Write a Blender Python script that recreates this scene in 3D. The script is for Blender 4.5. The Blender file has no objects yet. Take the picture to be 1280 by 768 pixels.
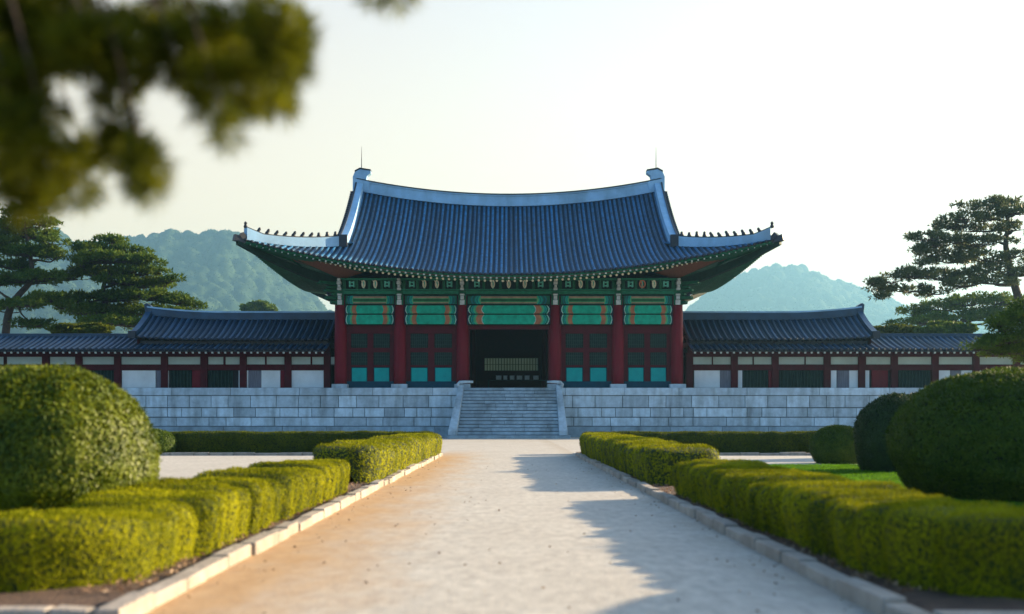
import bpy, math, random
import numpy as np
from mathutils import Vector, noise
R = math.radians
random.seed(7); rng = np.random.default_rng(7)
sc = bpy.context.scene
col = sc.collection

# ---------------------------------------------------------------- camera
F, CX, HY, CH = 1350.0, 636.0, 526.0, 1.4
cam = bpy.data.objects.new('camera', bpy.data.cameras.new('camera')); col.objects.link(cam)
cam.location = (0, 0, CH); cam.rotation_euler = (R(90), 0, 0)
cam.data.sensor_width = 36; cam.data.lens = F / 1280 * 36
cam.data.shift_x = (640 - CX) / 1280; cam.data.shift_y = (HY - 384) / 1280
cam.data.clip_start = 0.05; cam.data.clip_end = 12000
cam.data.dof.use_dof = True; cam.data.dof.focus_distance = 88; cam.data.dof.aperture_fstop = cam.data.lens / 40.0
sc.camera = cam

# ---------------------------------------------------------------- sky and sun
SUN_AZ, SUN_EL = 65.0, 16.0
w = bpy.data.worlds.new('World'); sc.world = w; w.use_nodes = True
nt = w.node_tree; bg = nt.nodes['Background']
sky = nt.nodes.new('ShaderNodeTexSky'); sky.sky_type = 'NISHITA'; sky.sun_disc = False
sky.sun_elevation = R(SUN_EL); sky.sun_rotation = R(SUN_AZ)
sky.air_density = 1.0; sky.dust_density = 3.0; sky.ozone_density = 3.0
veil = nt.nodes.new('ShaderNodeHueSaturation'); veil.inputs['Saturation'].default_value = 1.08; veil.inputs['Value'].default_value = 1.35   # thin high cloud whitens the sky
nt.links.new(sky.outputs[0], veil.inputs['Color']); tcw = nt.nodes.new('ShaderNodeTexCoord'); sepw = nt.nodes.new('ShaderNodeSeparateXYZ'); nt.links.new(tcw.outputs['Generated'], sepw.inputs[0])
mrw = nt.nodes.new('ShaderNodeMapRange'); mrw.inputs[1].default_value = 0.02; mrw.inputs[2].default_value = 0.66; mrw.inputs[3].default_value = 0.97; mrw.inputs[4].default_value = 0.0; nt.links.new(sepw.outputs[2], mrw.inputs[0])
mxw = nt.nodes.new('ShaderNodeMix'); mxw.data_type = 'RGBA'; mxw.inputs[7].default_value = (6.2, 4.45, 2.2, 1)

dw = nt.nodes.new('ShaderNodeVectorMath'); dw.operation = 'DOT_PRODUCT'; dw.inputs[1].default_value = (0.45, 0.89, 0); nt.links.new(tcw.outputs['Generated'], dw.inputs[0])   # the bright hazy side of the sky
mrd = nt.nodes.new('ShaderNodeMapRange'); mrd.interpolation_type = 'SMOOTHSTEP'; mrd.inputs[1].default_value = -0.25; mrd.inputs[2].default_value = 0.6; nt.links.new(dw.outputs['Value'], mrd.inputs[0])
mlw = nt.nodes.new('ShaderNodeMath'); mlw.operation = 'MULTIPLY'; nt.links.new(mrd.outputs[0], mlw.inputs[0]); nt.links.new(mrw.outputs[0], mlw.inputs[1]); nt.links.new(mlw.outputs[0], mxw.inputs[0]); nt.links.new(veil.outputs[0], mxw.inputs[6])
nt.links.new(mxw.outputs[2], bg.inputs[0]); bg.inputs[1].default_value = 0.065
sl = bpy.data.lights.new('sun', 'SUN'); sl.energy = 5.0; sl.angle = R(0.6); sl.color = (1.0, 0.78, 0.50)
so = bpy.data.objects.new('sun', sl); col.objects.link(so)
sd = Vector((math.sin(R(SUN_AZ)) * math.cos(R(SUN_EL)), math.cos(R(SUN_AZ)) * math.cos(R(SUN_EL)), math.sin(R(SUN_EL))))
so.rotation_euler = sd.to_track_quat('Z', 'Y').to_euler()
sc.view_settings.view_transform = 'Standard'; sc.view_settings.look = 'None'
sc.view_settings.exposure = 2.1; sc.view_settings.gamma = 1
sc.render.resolution_x = 1024; sc.render.resolution_y = 614

def P(px, py, Y):
    return Vector(((px - CX) * Y / F, Y, CH + (HY - py) * Y / F))
def PX(px, Y): return (px - CX) * Y / F
def PZ(py, Y): return CH + (HY - py) * Y / F

# ---------------------------------------------------------------- materials
def mat(name, c, rough=0.7, var=0.15, scale=3.0, bump=0.0, bscale=None, isl=0.0, c2=None, spec=0.5, dirt=0.0, stretch=None):
    m = bpy.data.materials.new(name); m.use_nodes = True
    n = m.node_tree.nodes; l = m.node_tree.links; b = n['Principled BSDF']
    b.inputs['Roughness'].default_value = rough; b.inputs['Specular IOR Level'].default_value = spec
    geo = n.new('ShaderNodeNewGeometry')
    pos = geo.outputs['Position']
    if stretch:
        mp = n.new('ShaderNodeMapping'); mp.inputs['Scale'].default_value = stretch; l.new(pos, mp.inputs[0]); pos = mp.outputs[0]
    nz = n.new('ShaderNodeTexNoise'); nz.inputs['Scale'].default_value = scale; nz.inputs['Detail'].default_value = 6
    nz.inputs['Roughness'].default_value = 0.62
    l.new(pos, nz.inputs['Vector'])
    mx = n.new('ShaderNodeMix'); mx.data_type = 'RGBA'
    if c2 is None: a_ = [x * (1 - var) for x in c]; b_ = [min(1, x * (1 + var)) for x in c]
    else: a_, b_ = c, c2
    mx.inputs[6].default_value = (*a_, 1); mx.inputs[7].default_value = (*b_, 1)
    mr = n.new('ShaderNodeMapRange'); mr.inputs[1].default_value = 0.32; mr.inputs[2].default_value = 0.68
    l.new(nz.outputs[0], mr.inputs[0]); l.new(mr.outputs[0], mx.inputs[0])
    out = mx.outputs[2]
    if isl:
        hv = n.new('ShaderNodeHueSaturation'); r2 = n.new('ShaderNodeMapRange')
        r2.inputs[3].default_value = 1 - isl; r2.inputs[4].default_value = 1 + isl
        l.new(geo.outputs['Random Per Island'], r2.inputs[0]); l.new(r2.outputs[0], hv.inputs['Value']); l.new(out, hv.inputs['Color']); out = hv.outputs[0]
    if dirt:
        n2 = n.new('ShaderNodeTexNoise'); n2.inputs['Scale'].default_value = scale * 0.23; n2.inputs['Detail'].default_value = 8
        mp2 = n.new('ShaderNodeMapping'); mp2.inputs['Scale'].default_value = (2.5, 1, 0.4); l.new(geo.outputs['Position'], mp2.inputs[0]); l.new(mp2.outputs[0], n2.inputs['Vector'])
        r3 = n.new('ShaderNodeMapRange'); r3.inputs[1].default_value = 0.45; r3.inputs[2].default_value = 0.75; l.new(n2.outputs[0], r3.inputs[0])
        m3 = n.new('ShaderNodeMix'); m3.data_type = 'RGBA'; m3.blend_type = 'MULTIPLY'
        mm = n.new('ShaderNodeMath'); mm.operation = 'MULTIPLY'; mm.inputs[1].default_value = dirt; l.new(r3.outputs[0], mm.inputs[0])
        l.new(mm.outputs[0], m3.inputs[0]); l.new(out, m3.inputs[6]); m3.inputs[7].default_value = (0.45, 0.42, 0.38, 1); out = m3.outputs[2]
    l.new(out, b.inputs['Base Color'])
    if bump:
        nb = n.new('ShaderNodeTexNoise'); nb.inputs['Scale'].default_value = bscale or scale * 4; nb.inputs['Detail'].default_value = 5
        l.new(pos, nb.inputs['Vector'])
        bp = n.new('ShaderNodeBump'); bp.inputs['Strength'].default_value = bump; bp.inputs['Distance'].default_value = 0.05
        l.new(nb.outputs[0], bp.inputs['Height']); l.new(bp.outputs[0], b.inputs['Normal'])
    return m

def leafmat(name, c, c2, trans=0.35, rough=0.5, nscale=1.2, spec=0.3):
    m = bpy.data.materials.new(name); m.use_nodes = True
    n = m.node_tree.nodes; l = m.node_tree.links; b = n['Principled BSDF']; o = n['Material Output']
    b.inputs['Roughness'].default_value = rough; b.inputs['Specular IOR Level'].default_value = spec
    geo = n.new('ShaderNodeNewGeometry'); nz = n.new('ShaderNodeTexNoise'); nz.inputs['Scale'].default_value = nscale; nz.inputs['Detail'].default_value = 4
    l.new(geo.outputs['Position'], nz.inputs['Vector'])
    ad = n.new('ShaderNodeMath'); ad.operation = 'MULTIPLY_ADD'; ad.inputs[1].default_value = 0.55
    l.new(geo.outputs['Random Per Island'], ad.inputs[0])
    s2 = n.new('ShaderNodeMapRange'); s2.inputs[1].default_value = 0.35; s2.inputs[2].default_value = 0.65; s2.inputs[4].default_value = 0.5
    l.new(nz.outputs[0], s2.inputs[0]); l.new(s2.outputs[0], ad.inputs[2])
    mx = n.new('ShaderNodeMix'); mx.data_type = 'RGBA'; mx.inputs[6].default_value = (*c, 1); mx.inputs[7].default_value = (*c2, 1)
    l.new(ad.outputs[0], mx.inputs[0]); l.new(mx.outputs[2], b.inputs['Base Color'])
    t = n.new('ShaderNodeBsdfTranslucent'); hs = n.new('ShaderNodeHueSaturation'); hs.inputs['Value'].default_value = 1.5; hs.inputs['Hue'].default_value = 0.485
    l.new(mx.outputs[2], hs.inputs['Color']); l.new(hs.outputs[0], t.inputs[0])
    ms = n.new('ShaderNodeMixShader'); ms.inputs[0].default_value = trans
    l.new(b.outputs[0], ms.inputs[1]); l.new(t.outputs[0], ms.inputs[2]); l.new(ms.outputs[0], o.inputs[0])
    return m

def bandmat(name, stops, axis=0, vstops=None):
    """painted timber: hard-edged colour bands along the length of the board"""
    m = bpy.data.materials.new(name); m.use_nodes = True
    n = m.node_tree.nodes; l = m.node_tree.links; b = n['Principled BSDF']; b.inputs['Roughness'].default_value = 0.6; b.inputs['Specular IOR Level'].default_value = 0.2
    tc = n.new('ShaderNodeTexCoord'); sp = n.new('ShaderNodeSeparateXYZ'); l.new(tc.outputs['Generated'], sp.inputs[0])
    def ramp(st, src):
        r = n.new('ShaderNodeValToRGB'); r.color_ramp.interpolation = 'CONSTANT'; e = r.color_ramp.elements
        e[0].position = 0; e[0].color = (*st[0][1], 1); e.remove(e[1])
        for p, c in st[1:]:
            x = e.new(p); x.color = (*c, 1)
        l.new(src, r.inputs[0]); return r.outputs[0]
    # wobble so that edges of the bands are brush-painted
    nz = n.new('ShaderNodeTexNoise'); nz.inputs['Scale'].default_value = 9; l.new(tc.outputs['Object'], nz.inputs['Vector'])
    ab = n.new('ShaderNodeMath'); ab.operation = 'SUBTRACT'; ab.inputs[1].default_value = 0.5; l.new(sp.outputs[0], ab.inputs[0])
    a2 = n.new('ShaderNodeMath'); a2.operation = 'ABSOLUTE'; l.new(ab.outputs[0], a2.inputs[0])
    # curved (lens-like) bands: offset by height
    zc = n.new('ShaderNodeMath'); zc.operation = 'SUBTRACT'; zc.inputs[1].default_value = 0.5; l.new(sp.outputs[2], zc.inputs[0])
    z2 = n.new('ShaderNodeMath'); z2.operation = 'MULTIPLY'; l.new(zc.outputs[0], z2.inputs[0]); l.new(zc.outputs[0], z2.inputs[1])
    ml = n.new('ShaderNodeMath'); ml.operation = 'MULTIPLY_ADD'; ml.inputs[1].default_value = 0.10; l.new(z2.outputs[0], ml.inputs[0]); l.new(a2.outputs[0], ml.inputs[2])
    w2 = n.new('ShaderNodeMath'); w2.operation = 'MULTIPLY_ADD'; w2.inputs[1].default_value = 0.016; l.new(nz.outputs[0], w2.inputs[0]); l.new(ml.outputs[0], w2.inputs[2])
    out = ramp(stops, w2.outputs[0])
    if vstops:
        v = ramp(vstops, sp.outputs[2])
        mx = n.new('ShaderNodeMix'); mx.data_type = 'RGBA'; l.new(out, mx.inputs[6]); l.new(v, mx.inputs[7])
        gt = n.new('ShaderNodeMath'); gt.operation = 'LESS_THAN'; gt.inputs[1].default_value = 0.34; l.new(a2.outputs[0], gt.inputs[0])
        l.new(gt.outputs[0], mx.inputs[0]); out = mx.outputs[2]
    ng = n.new('ShaderNodeTexNoise'); ng.inputs['Scale'].default_value = 2.5; ng.inputs['Detail'].default_value = 8; l.new(tc.outputs['Object'], ng.inputs['Vector'])
    rr = n.new('ShaderNodeMapRange'); rr.inputs[1].default_value = 0.3; rr.inputs[2].default_value = 0.7; rr.inputs[3].default_value = 0.72; rr.inputs[4].default_value = 1.15; l.new(ng.outputs[0], rr.inputs[0])
    hv = n.new('ShaderNodeHueSaturation'); l.new(rr.outputs[0], hv.inputs['Value']); l.new(out, hv.inputs['Color'])
    l.new(hv.outputs[0], b.inputs['Base Color'])
    return m

M = {}
M['tile'] = mat('clay_tile_blue', (0.008, 0.0943, 0.207), 0.45, 0.5, 2.2, 0.35, 9, isl=0.4, spec=0.35, dirt=0.4)
M['tile_wing'] = mat('hall_wing_tile', (0.008, 0.042, 0.09), 0.38, 0.35, 0.9, 0.3, 9, isl=0.35, spec=0.4)
M['tile_pan'] = mat('clay_pan_tile', (0.001, 0.014, 0.036), 0.6, 0.3, 1.3, 0.25, 9, spec=0.25)
M['tile_dark'] = mat('clay_tile_dark', (0.006, 0.010, 0.02), 0.5, 0.3, 2, 0.2, 9, isl=0.25)
M['ridge'] = mat('ridge_plaster', (0.272, 0.48, 0.672), 0.7, 0.12, 0.8, 0.15, 5, dirt=0.6)
M['stone'] = mat('granite_block', (0.45, 0.545, 0.6), 0.8, 0.16, 2.4, 0.3, 14, isl=0.24, dirt=0.85)
M['stone_step'] = mat('granite_step', (0.27, 0.35, 0.4), 0.8, 0.2, 1.8, 0.3, 10, isl=0.18, dirt=0.85)
M['joint'] = mat('mortar_joint', (0.10, 0.12, 0.13), 0.9)
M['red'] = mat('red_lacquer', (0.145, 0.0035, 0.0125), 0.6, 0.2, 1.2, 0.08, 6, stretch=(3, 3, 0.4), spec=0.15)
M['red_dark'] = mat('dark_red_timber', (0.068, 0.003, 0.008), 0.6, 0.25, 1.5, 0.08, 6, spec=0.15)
M['green'] = mat('green_timber', (0.008, 0.09, 0.042), 0.6, 0.35, 3.0, 0.1, 8, spec=0.15)
M['green_mid'] = mat('green_moulding', (0.012, 0.144, 0.075), 0.6, 0.25, 3.0, spec=0.15)
M['green_dark'] = mat('dark_green_timber', (0.0052, 0.0234, 0.0156), 0.65, 0.4, 3.0, spec=0.15)
M['lattice'] = mat('lattice_green', (0.024, 0.0525, 0.045), 0.6, 0.2, 3.0, spec=0.15)
M['teal'] = mat('teal_panel', (0.0, 0.289, 0.264), 0.55, 0.12, 2.0, spec=0.15)
M['teal_dark'] = mat('dark_teal_frame', (0.0, 0.042, 0.07), 0.55, 0.15, 2.0, spec=0.15)
M['ivory'] = mat('ivory_paint', (0.744, 0.696, 0.504), 0.7, 0.2, 5)
M['ivory_grey'] = mat('grey_white_paint', (0.45, 0.48, 0.45), 0.7, 0.25, 6)
M['verd'] = mat('pale_teal_paint', (0.098, 0.448, 0.336), 0.7, 0.2, 5)
M['orange'] = mat('orange_paint', (0.55, 0.17, 0.08), 0.7, 0.2, 5)
M['soffit'] = mat('brown_soffit', (0.156, 0.0585, 0.0325), 0.75, 0.25, 3, stretch=(6, 1, 1))
M['black'] = mat('black_timber', (0.004, 0.003, 0.006), 0.7)  # near-black timber colour
M['plaster'] = mat('white_plaster', (0.7714, 0.82, 0.82), 0.85, 0.08, 0.8, 0.05, 8, dirt=0.35)
M['trans'] = mat('transom_paper', (0.504, 0.6384, 0.588), 0.85, 0.12, 0.6)
M['board'] = mat('grey_boards', (0.16, 0.16, 0.192), 0.8, 0.35, 2.2, stretch=(6, 1, 0.3))
M['iron'] = mat('dark_iron', (0.05, 0.05, 0.05), 0.5)
M['kerb'] = mat('kerb_granite', (0.34, 0.29, 0.24), 0.85, 0.16, 5, 0.4, 30, isl=0.14, dirt=0.6)
M['bark'] = mat('pine_bark', (0.05, 0.032, 0.024), 0.9, 0.4, 3, 0.6, 8)
M['soil'] = mat('soil', (0.09, 0.05, 0.03), 0.95, 0.4, 6, 0.8, 30)
M['lawn'] = mat('lawn', (0.03, 0.09, 0.008), 0.95, 0.3, 4, 0.8, 60, spec=0.05)

G = (0.001, 0.33, 0.20); GD = (0.004, 0.10, 0.055); W = (0.40, 0.50, 0.42); T = (0.004, 0.13, 0.16); O = (0.34, 0.13, 0.06); GY = (0.08, 0.30, 0.12); B = (0.005, 0.012, 0.03)
st_side = [(0, G), (0.285, O), (0.365, GY), (0.40, G), (0.415, T), (0.43, G), (0.445, B), (0.455, G), (0.475, W), (0.485, B)]
st_mid = [(0, G), (0.325, W), (0.333, O), (0.40, GY), (0.425, G), (0.44, T), (0.452, G), (0.462, B), (0.475, G), (0.487, W), (0.495, B)]
M['beam'] = bandmat('painted_beam_bands', st_side)
M['beam_mid'] = bandmat('painted_centre_beam_bands', st_mid)
PK = (0.30, 0.19, 0.12); DG = (0.006, 0.10, 0.03)
M['beam_top'] = bandmat('painted_top_beam_bands', [(0, DG), (0.34, GY), (0.37, G), (0.385, T), (0.40, G), (0.415, T), (0.43, GD), (0.45, T), (0.47, GD)],
                        vstops=[(0, GD), (0.08, PK), (0.2, GY), (0.3, DG), (0.62, GY), (0.7, PK), (0.92, GD)])

# ---------------------------------------------------------------- mesh builder
class MB:
    def __init__(s): s.v = []; s.f = []; s.m = []; s.n = 0
    def add(s, v, f, mi=0):
        b = s.n; s.v.extend([tuple(x) for x in v]); s.n += len(v)
        s.f.extend([tuple(i + b for i in q) for q in f]); s.m.extend([mi] * len(f)); return s
    def box(s, x0, x1, y0, y1, z0, z1, mi=0):
        v = [(x0, y0, z0), (x1, y0, z0), (x1, y1, z0), (x0, y1, z0), (x0, y0, z1), (x1, y0, z1), (x1, y1, z1), (x0, y1, z1)]
        return s.add(v, [(0, 3, 2, 1), (4, 5, 6, 7), (0, 1, 5, 4), (1, 2, 6, 5), (2, 3, 7, 6), (3, 0, 4, 7)], mi)
    def tube(s, pts, rads, n=8, mi=0, caps=True):
        pts = [Vector(p) for p in pts]
        if not hasattr(rads, '__len__'): rads = [rads] * len(pts)
        v = []; f = []; up = None
        for i, p in enumerate(pts):
            t = (pts[min(i + 1, len(pts) - 1)] - pts[max(i - 1, 0)]).normalized()
            if up is None: up = Vector((0, 0, 1)) if abs(t.z) < 0.9 else Vector((1, 0, 0))
            a = t.cross(up).normalized(); b = a.cross(t).normalized(); up = b
            for k in range(n):
                an = 2 * math.pi * k / n; v.append(p + (a * math.cos(an) + b * math.sin(an)) * rads[i])
        for i in range(len(pts) - 1):
            for k in range(n):
                k2 = (k + 1) % n; f.append((i * n + k, i * n + k2, (i + 1) * n + k2, (i + 1) * n + k))
        if caps: f.append(tuple(range(n - 1, -1, -1))); f.append(tuple((len(pts) - 1) * n + k for k in range(n)))
        return s.add(v, f, mi)
    def sweep(s, pts, w_, h0, h1, mi=0, side=None, mtop=None):
        """rectangular section swept along pts; section stands vertical, from h0 to h1 above the line"""
        pts = [Vector(p) for p in pts]; n = len(pts); v = []; f = []; mm = []
        for i, p in enumerate(pts):
            t = pts[min(i + 1, n - 1)] - pts[max(i - 1, 0)]; t.z = 0
            sd_ = side if side else Vector((0, 0, 1)).cross(t).normalized()
            ww = w_[i] if hasattr(w_, '__len__') else w_
            a0 = h0[i] if hasattr(h0, '__len__') else h0; a1 = h1[i] if hasattr(h1, '__len__') else h1
            v += [p + sd_ * ww / 2 + Vector((0, 0, a0)), p - sd_ * ww / 2 + Vector((0, 0, a0)), p - sd_ * ww / 2 + Vector((0, 0, a1)), p + sd_ * ww / 2 + Vector((0, 0, a1))]
        for i in range(n - 1):
            for k in range(4):
                k2 = (k + 1) % 4; f.append((i * 4 + k, i * 4 + k2, i * 4 + 4 + k2, i * 4 + 4 + k))
        f.append((3, 2, 1, 0)); f.append(tuple((n - 1) * 4 + k for k in range(4)))
        return s.add(v, f, mi)
    def beam(s, a, b, w_, h, mi=0, w2=None, h2=None):
        a = Vector(a); b = Vector(b); t = (b - a).normalized(); sd_ = t.cross(Vector((0, 0, 1)))
        sd_ = sd_.normalized() if sd_.length > 1e-4 else Vector((1, 0, 0)); u = sd_.cross(t)
        v = []
        for p, ww, hh in ((a, w_, h), (b, w2 or w_, h2 or h)):
            v += [p + sd_ * ww / 2 - u * hh / 2, p - sd_ * ww / 2 - u * hh / 2, p - sd_ * ww / 2 + u * hh / 2, p + sd_ * ww / 2 + u * hh / 2]
        return s.add(v, [(3, 2, 1, 0), (4, 5, 6, 7), (0, 1, 5, 4), (1, 2, 6, 5), (2, 3, 7, 6), (3, 0, 4, 7)], mi)
    def lathe(s, prof, c=(0, 0, 0), n=12, mi=0):
        v = []; f = []
        for r_, z in prof:
            for k in range(n):
                a = 2 * math.pi * k / n; v.append((c[0] + r_ * math.cos(a), c[1] + r_ * math.sin(a), c[2] + z))
        for i in range(len(prof) - 1):
            for k in range(n):
                k2 = (k + 1) % n; f.append((i * n + k, i * n + k2, i * n + n + k2, i * n + n + k))
        f.append(tuple(range(n - 1, -1, -1))); f.append(tuple((len(prof) - 1) * n + k for k in range(n)))
        return s.add(v, f, mi)
    def prism(s, poly, y0, y1, mi=0):
        """poly in x,z extruded in y"""
        n = len(poly); v = [(x, y0, z) for x, z in poly] + [(x, y1, z) for x, z in poly]
        f = [tuple(range(n)), tuple(range(2 * n - 1, n - 1, -1))] + [(i, i + n, (i + 1) % n + n, (i + 1) % n) for i in range(n)]
        return s.add(v, f, mi)
    def grid(s, g, mi=0):
        """g: list of rows of points"""
        a, b = len(g), len(g[0]); v = [p for r_ in g for p in r_]
        f = [(i * b + j, i * b + j + 1, i * b + b + j + 1, i * b + b + j) for i in range(a - 1) for j in range(b - 1)]
        return s.add(v, f, mi)
    def mirror(s, c=0.0, ax=0):
        o = MB(); o.v = [tuple((2 * c - q) if k == ax else q for k, q in enumerate(p)) for p in s.v]
        o.f = [tuple(reversed(q)) for q in s.f]; o.m = list(s.m); o.n = s.n; return o
    def join(s, o): return s._j(o)
    def _j(s, o):
        b = s.n; s.v.extend(o.v); s.f.extend([tuple(i + b for i in q) for q in o.f]); s.m.extend(o.m); s.n += o.n; return s
    def build(s, name, mats, parent=None, smooth=False, bevel=0):
        me = bpy.data.meshes.new(name); me.from_pydata(s.v, [], s.f)
        if not isinstance(mats, (list, tuple)): mats = [mats]
        for m in mats: me.materials.append(m)
        if len(mats) > 1: me.polygons.foreach_set('material_index', s.m)
        if smooth: me.polygons.foreach_set('use_smooth', [True] * len(me.polygons))
        me.update()
        o = bpy.data.objects.new(name, me); col.objects.link(o)
        if parent: o.parent = parent; o.location = -parent_world(parent)
        if bevel:
            b = o.modifiers.new('bevel', 'BEVEL'); b.width = bevel; b.segments = 2; b.limit_method = 'ANGLE'
        return o
def parent_world(p):
    v = Vector(p.location)
    while p.parent: p = p.parent; v += Vector(p.location)
    return v
def tag(o, label=None, cat=None, group=None, kind=None):
    if label: o['label'] = label
    if cat: o['category'] = cat
    if group: o['group'] = group
    if kind: o['kind'] = kind
    return o
def thing(name, loc, label, cat, group=None):
    o = bpy.data.objects.new(name, None); col.objects.link(o); o.location = loc; return tag(o, label, cat, group)

def npmesh(name, V, FQ, mats, mi=None, parent=None, smooth=False):
    """fast mesh from numpy vertices and quads"""
    me = bpy.data.meshes.new(name); me.vertices.add(len(V)); me.vertices.foreach_set('co', V.astype(np.float32).ravel())
    me.loops.add(FQ.size); me.loops.foreach_set('vertex_index', FQ.astype(np.int32).ravel())
    me.polygons.add(len(FQ)); me.polygons.foreach_set('loop_start', np.arange(0, FQ.size, FQ.shape[1], dtype=np.int32))
    me.polygons.foreach_set('loop_total', np.full(len(FQ), FQ.shape[1], dtype=np.int32))
    for m in (mats if isinstance(mats, (list, tuple)) else [mats]): me.materials.append(m)
    if mi is not None: me.polygons.foreach_set('material_index', mi.astype(np.int32))
    if smooth is not False: me.polygons.foreach_set('use_smooth', smooth if hasattr(smooth, '__len__') else np.ones(len(FQ), bool))
    me.update(calc_edges=True); me.validate()
    o = bpy.data.objects.new(name, me); col.objects.link(o)
    if parent: o.parent = parent; o.location = -parent_world(parent)
    return o

def leaf_quads(pos, nor, size, aspect=0.45, spread=0.9, up=0.0, flat=False):
    """one diamond leaf per point, pointing roughly along nor with random spread"""
    n = len(pos)
    if flat:
        d = rng.normal(0, 1, (n, 3)); d -= nor * np.sum(d * nor, 1, keepdims=True); d /= np.linalg.norm(d, axis=1, keepdims=True) + 1e-9
        d = d + nor * rng.uniform(-0.1, 0.32, (n, 1)); d[:, 2] += up; r_ = nor + rng.normal(0, 0.45 * spread, (n, 3))
    else:
        d = nor + rng.normal(0, spread, (n, 3)) * 0.7; d[:, 2] += up; r_ = rng.normal(0, 1, (n, 3))
    d /= np.linalg.norm(d, axis=1, keepdims=True) + 1e-9
    s_ = np.cross(d, r_); s_ /= np.linalg.norm(s_, axis=1, keepdims=True) + 1e-9
    L = size * rng.uniform(0.6, 1.35, (n, 1)); Wd = L * aspect
    V = np.stack([pos - d * L * 0.4, pos + s_ * Wd * 0.5, pos + d * L * 0.6, pos - s_ * Wd * 0.5], 1).reshape(-1, 3)
    FQ = np.arange(4 * n).reshape(-1, 4)
    return V, FQ

# ================================================================= SETTING
def noise_arr(V, s, seed=0.0):
    return np.array([noise.noise(Vector((p[0] * s + seed, p[1] * s + seed * 1.7, p[2] * s))) for p in V])

# ground sheet
gm = mat('ground_grass', (0.05, 0.075, 0.025), 0.95, 0.3, 0.2, 0.3, 2)
g = MB().box(-4400, 4400, -300, 5600, -0.6, -0.012).build('ground', gm); tag(g, kind='structure')

# court paving: pale packed surface, sandy along the left kerb
pm = bpy.data.materials.new('court_paving'); pm.use_nodes = True
n = pm.node_tree.nodes; l = pm.node_tree.links; b = n['Principled BSDF']; b.inputs['Roughness'].default_value = 0.85; b.inputs['Specular IOR Level'].default_value = 0.25
geo = n.new('ShaderNodeNewGeometry'); sp = n.new('ShaderNodeSeparateXYZ'); l.new(geo.outputs['Position'], sp.inputs[0])
mp = n.new('ShaderNodeMapping'); mp.inputs['Scale'].default_value = (1, 0.45, 1); l.new(geo.outputs['Position'], mp.inputs[0])
def NZ(s, d=6, r_=0.6):
    q = n.new('ShaderNodeTexNoise'); q.inputs['Scale'].default_value = s; q.inputs['Detail'].default_value = d; q.inputs['Roughness'].default_value = r_; l.new(mp.outputs[0], q.inputs['Vector']); return q.outputs[0]
def MR(src, a, b_, c=0, d=1):
    q = n.new('ShaderNodeMapRange'); q.inputs[1].default_value = a; q.inputs[2].default_value = b_; q.inputs[3].default_value = c; q.inputs[4].default_value = d; l.new(src, q.inputs[0]); return q.outputs[0]
def MIX(fac, a, b_, bt='MIX'):
    q = n.new('ShaderNodeMix'); q.data_type = 'RGBA'; q.blend_type = bt
    for i, s in ((0, fac), (6, a), (7, b_)):
        if isinstance(s, tuple): q.inputs[i].default_value = (*s, 1)
        elif isinstance(s, (int, float)): q.inputs[i].default_value = s
        else: l.new(s, q.inputs[i])
    return q.outputs[2]
def MA(op, a, b_):
    q = n.new('ShaderNodeMath'); q.operation = op
    for i, s in ((0, a), (1, b_)):
        if isinstance(s, (int, float)): q.inputs[i].default_value = s
        else: l.new(s, q.inputs[i])
    return q.outputs[0]
base = MIX(MR(NZ(0.9), 0.3, 0.7), (0.46, 0.42, 0.36), (0.54, 0.505, 0.44))
base = MIX(MR(NZ(7, 8, 0.7), 0.35, 0.75), base, (0.30, 0.275, 0.245))
base = MIX(MR(NZ(2.2, 5), 0.60, 0.72, 0, 0.30), base, (0.48, 0.465, 0.44))
xx = MA('ADD', sp.outputs[0], MA('MULTIPLY', MA('SUBTRACT', NZ(1.1, 7, 0.65), 0.5), 2.2))
sand = MR(xx, -0.8, -2.3)
sand = MA('MULTIPLY', sand, MR(sp.outputs[0], -2.9, -2.7))
sand = MA('MULTIPLY', sand, MR(sp.outputs[1], 52, 40))
base = MIX(MA('MULTIPLY', sand, 0.92), base, MIX(MR(NZ(5, 8), 0.3, 0.7), (0.36, 0.205, 0.085), (0.46, 0.29, 0.14)))
sandr = MA('MULTIPLY', MR(xx, 2.0, 2.9), MR(sp.outputs[0], 2.9, 2.7))
base = MIX(MA('MULTIPLY', sandr, 0.5), base, (0.30, 0.24, 0.17))
st = n.new('ShaderNodeTexNoise'); st.inputs['Scale'].default_value = 1.0; st.inputs['Detail'].default_value = 7; st.inputs['Roughness'].default_value = 0.7
ms_ = n.new('ShaderNodeMapping'); ms_.inputs['Scale'].default_value = (0.5, 2.6, 1); l.new(geo.outputs['Position'], ms_.inputs[0]); l.new(ms_.outputs[0], st.inputs['Vector'])
base = MIX(MR(st.outputs[0], 0.52, 0.72, 0, 0.25), base, (0.27, 0.245, 0.215))
grit = NZ(60, 3, 0.8); base = MIX(MR(grit, 0.60, 0.72, 0, 0.2), base, (0.20, 0.175, 0.15))
l.new(base, b.inputs['Base Color'])
bp = n.new('ShaderNodeBump'); bp.inputs['Strength'].default_value = 0.35; bp.inputs['Distance'].default_value = 0.02; l.new(NZ(22, 6, 0.7), bp.inputs['Height']); l.new(bp.outputs[0], b.inputs['Normal'])
tag(MB().grid([[(x, y, 0) for y in (-8, 30, 60, 120)] for x in (-70, 0, 70)]).build('pavement', pm), kind='structure')

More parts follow.
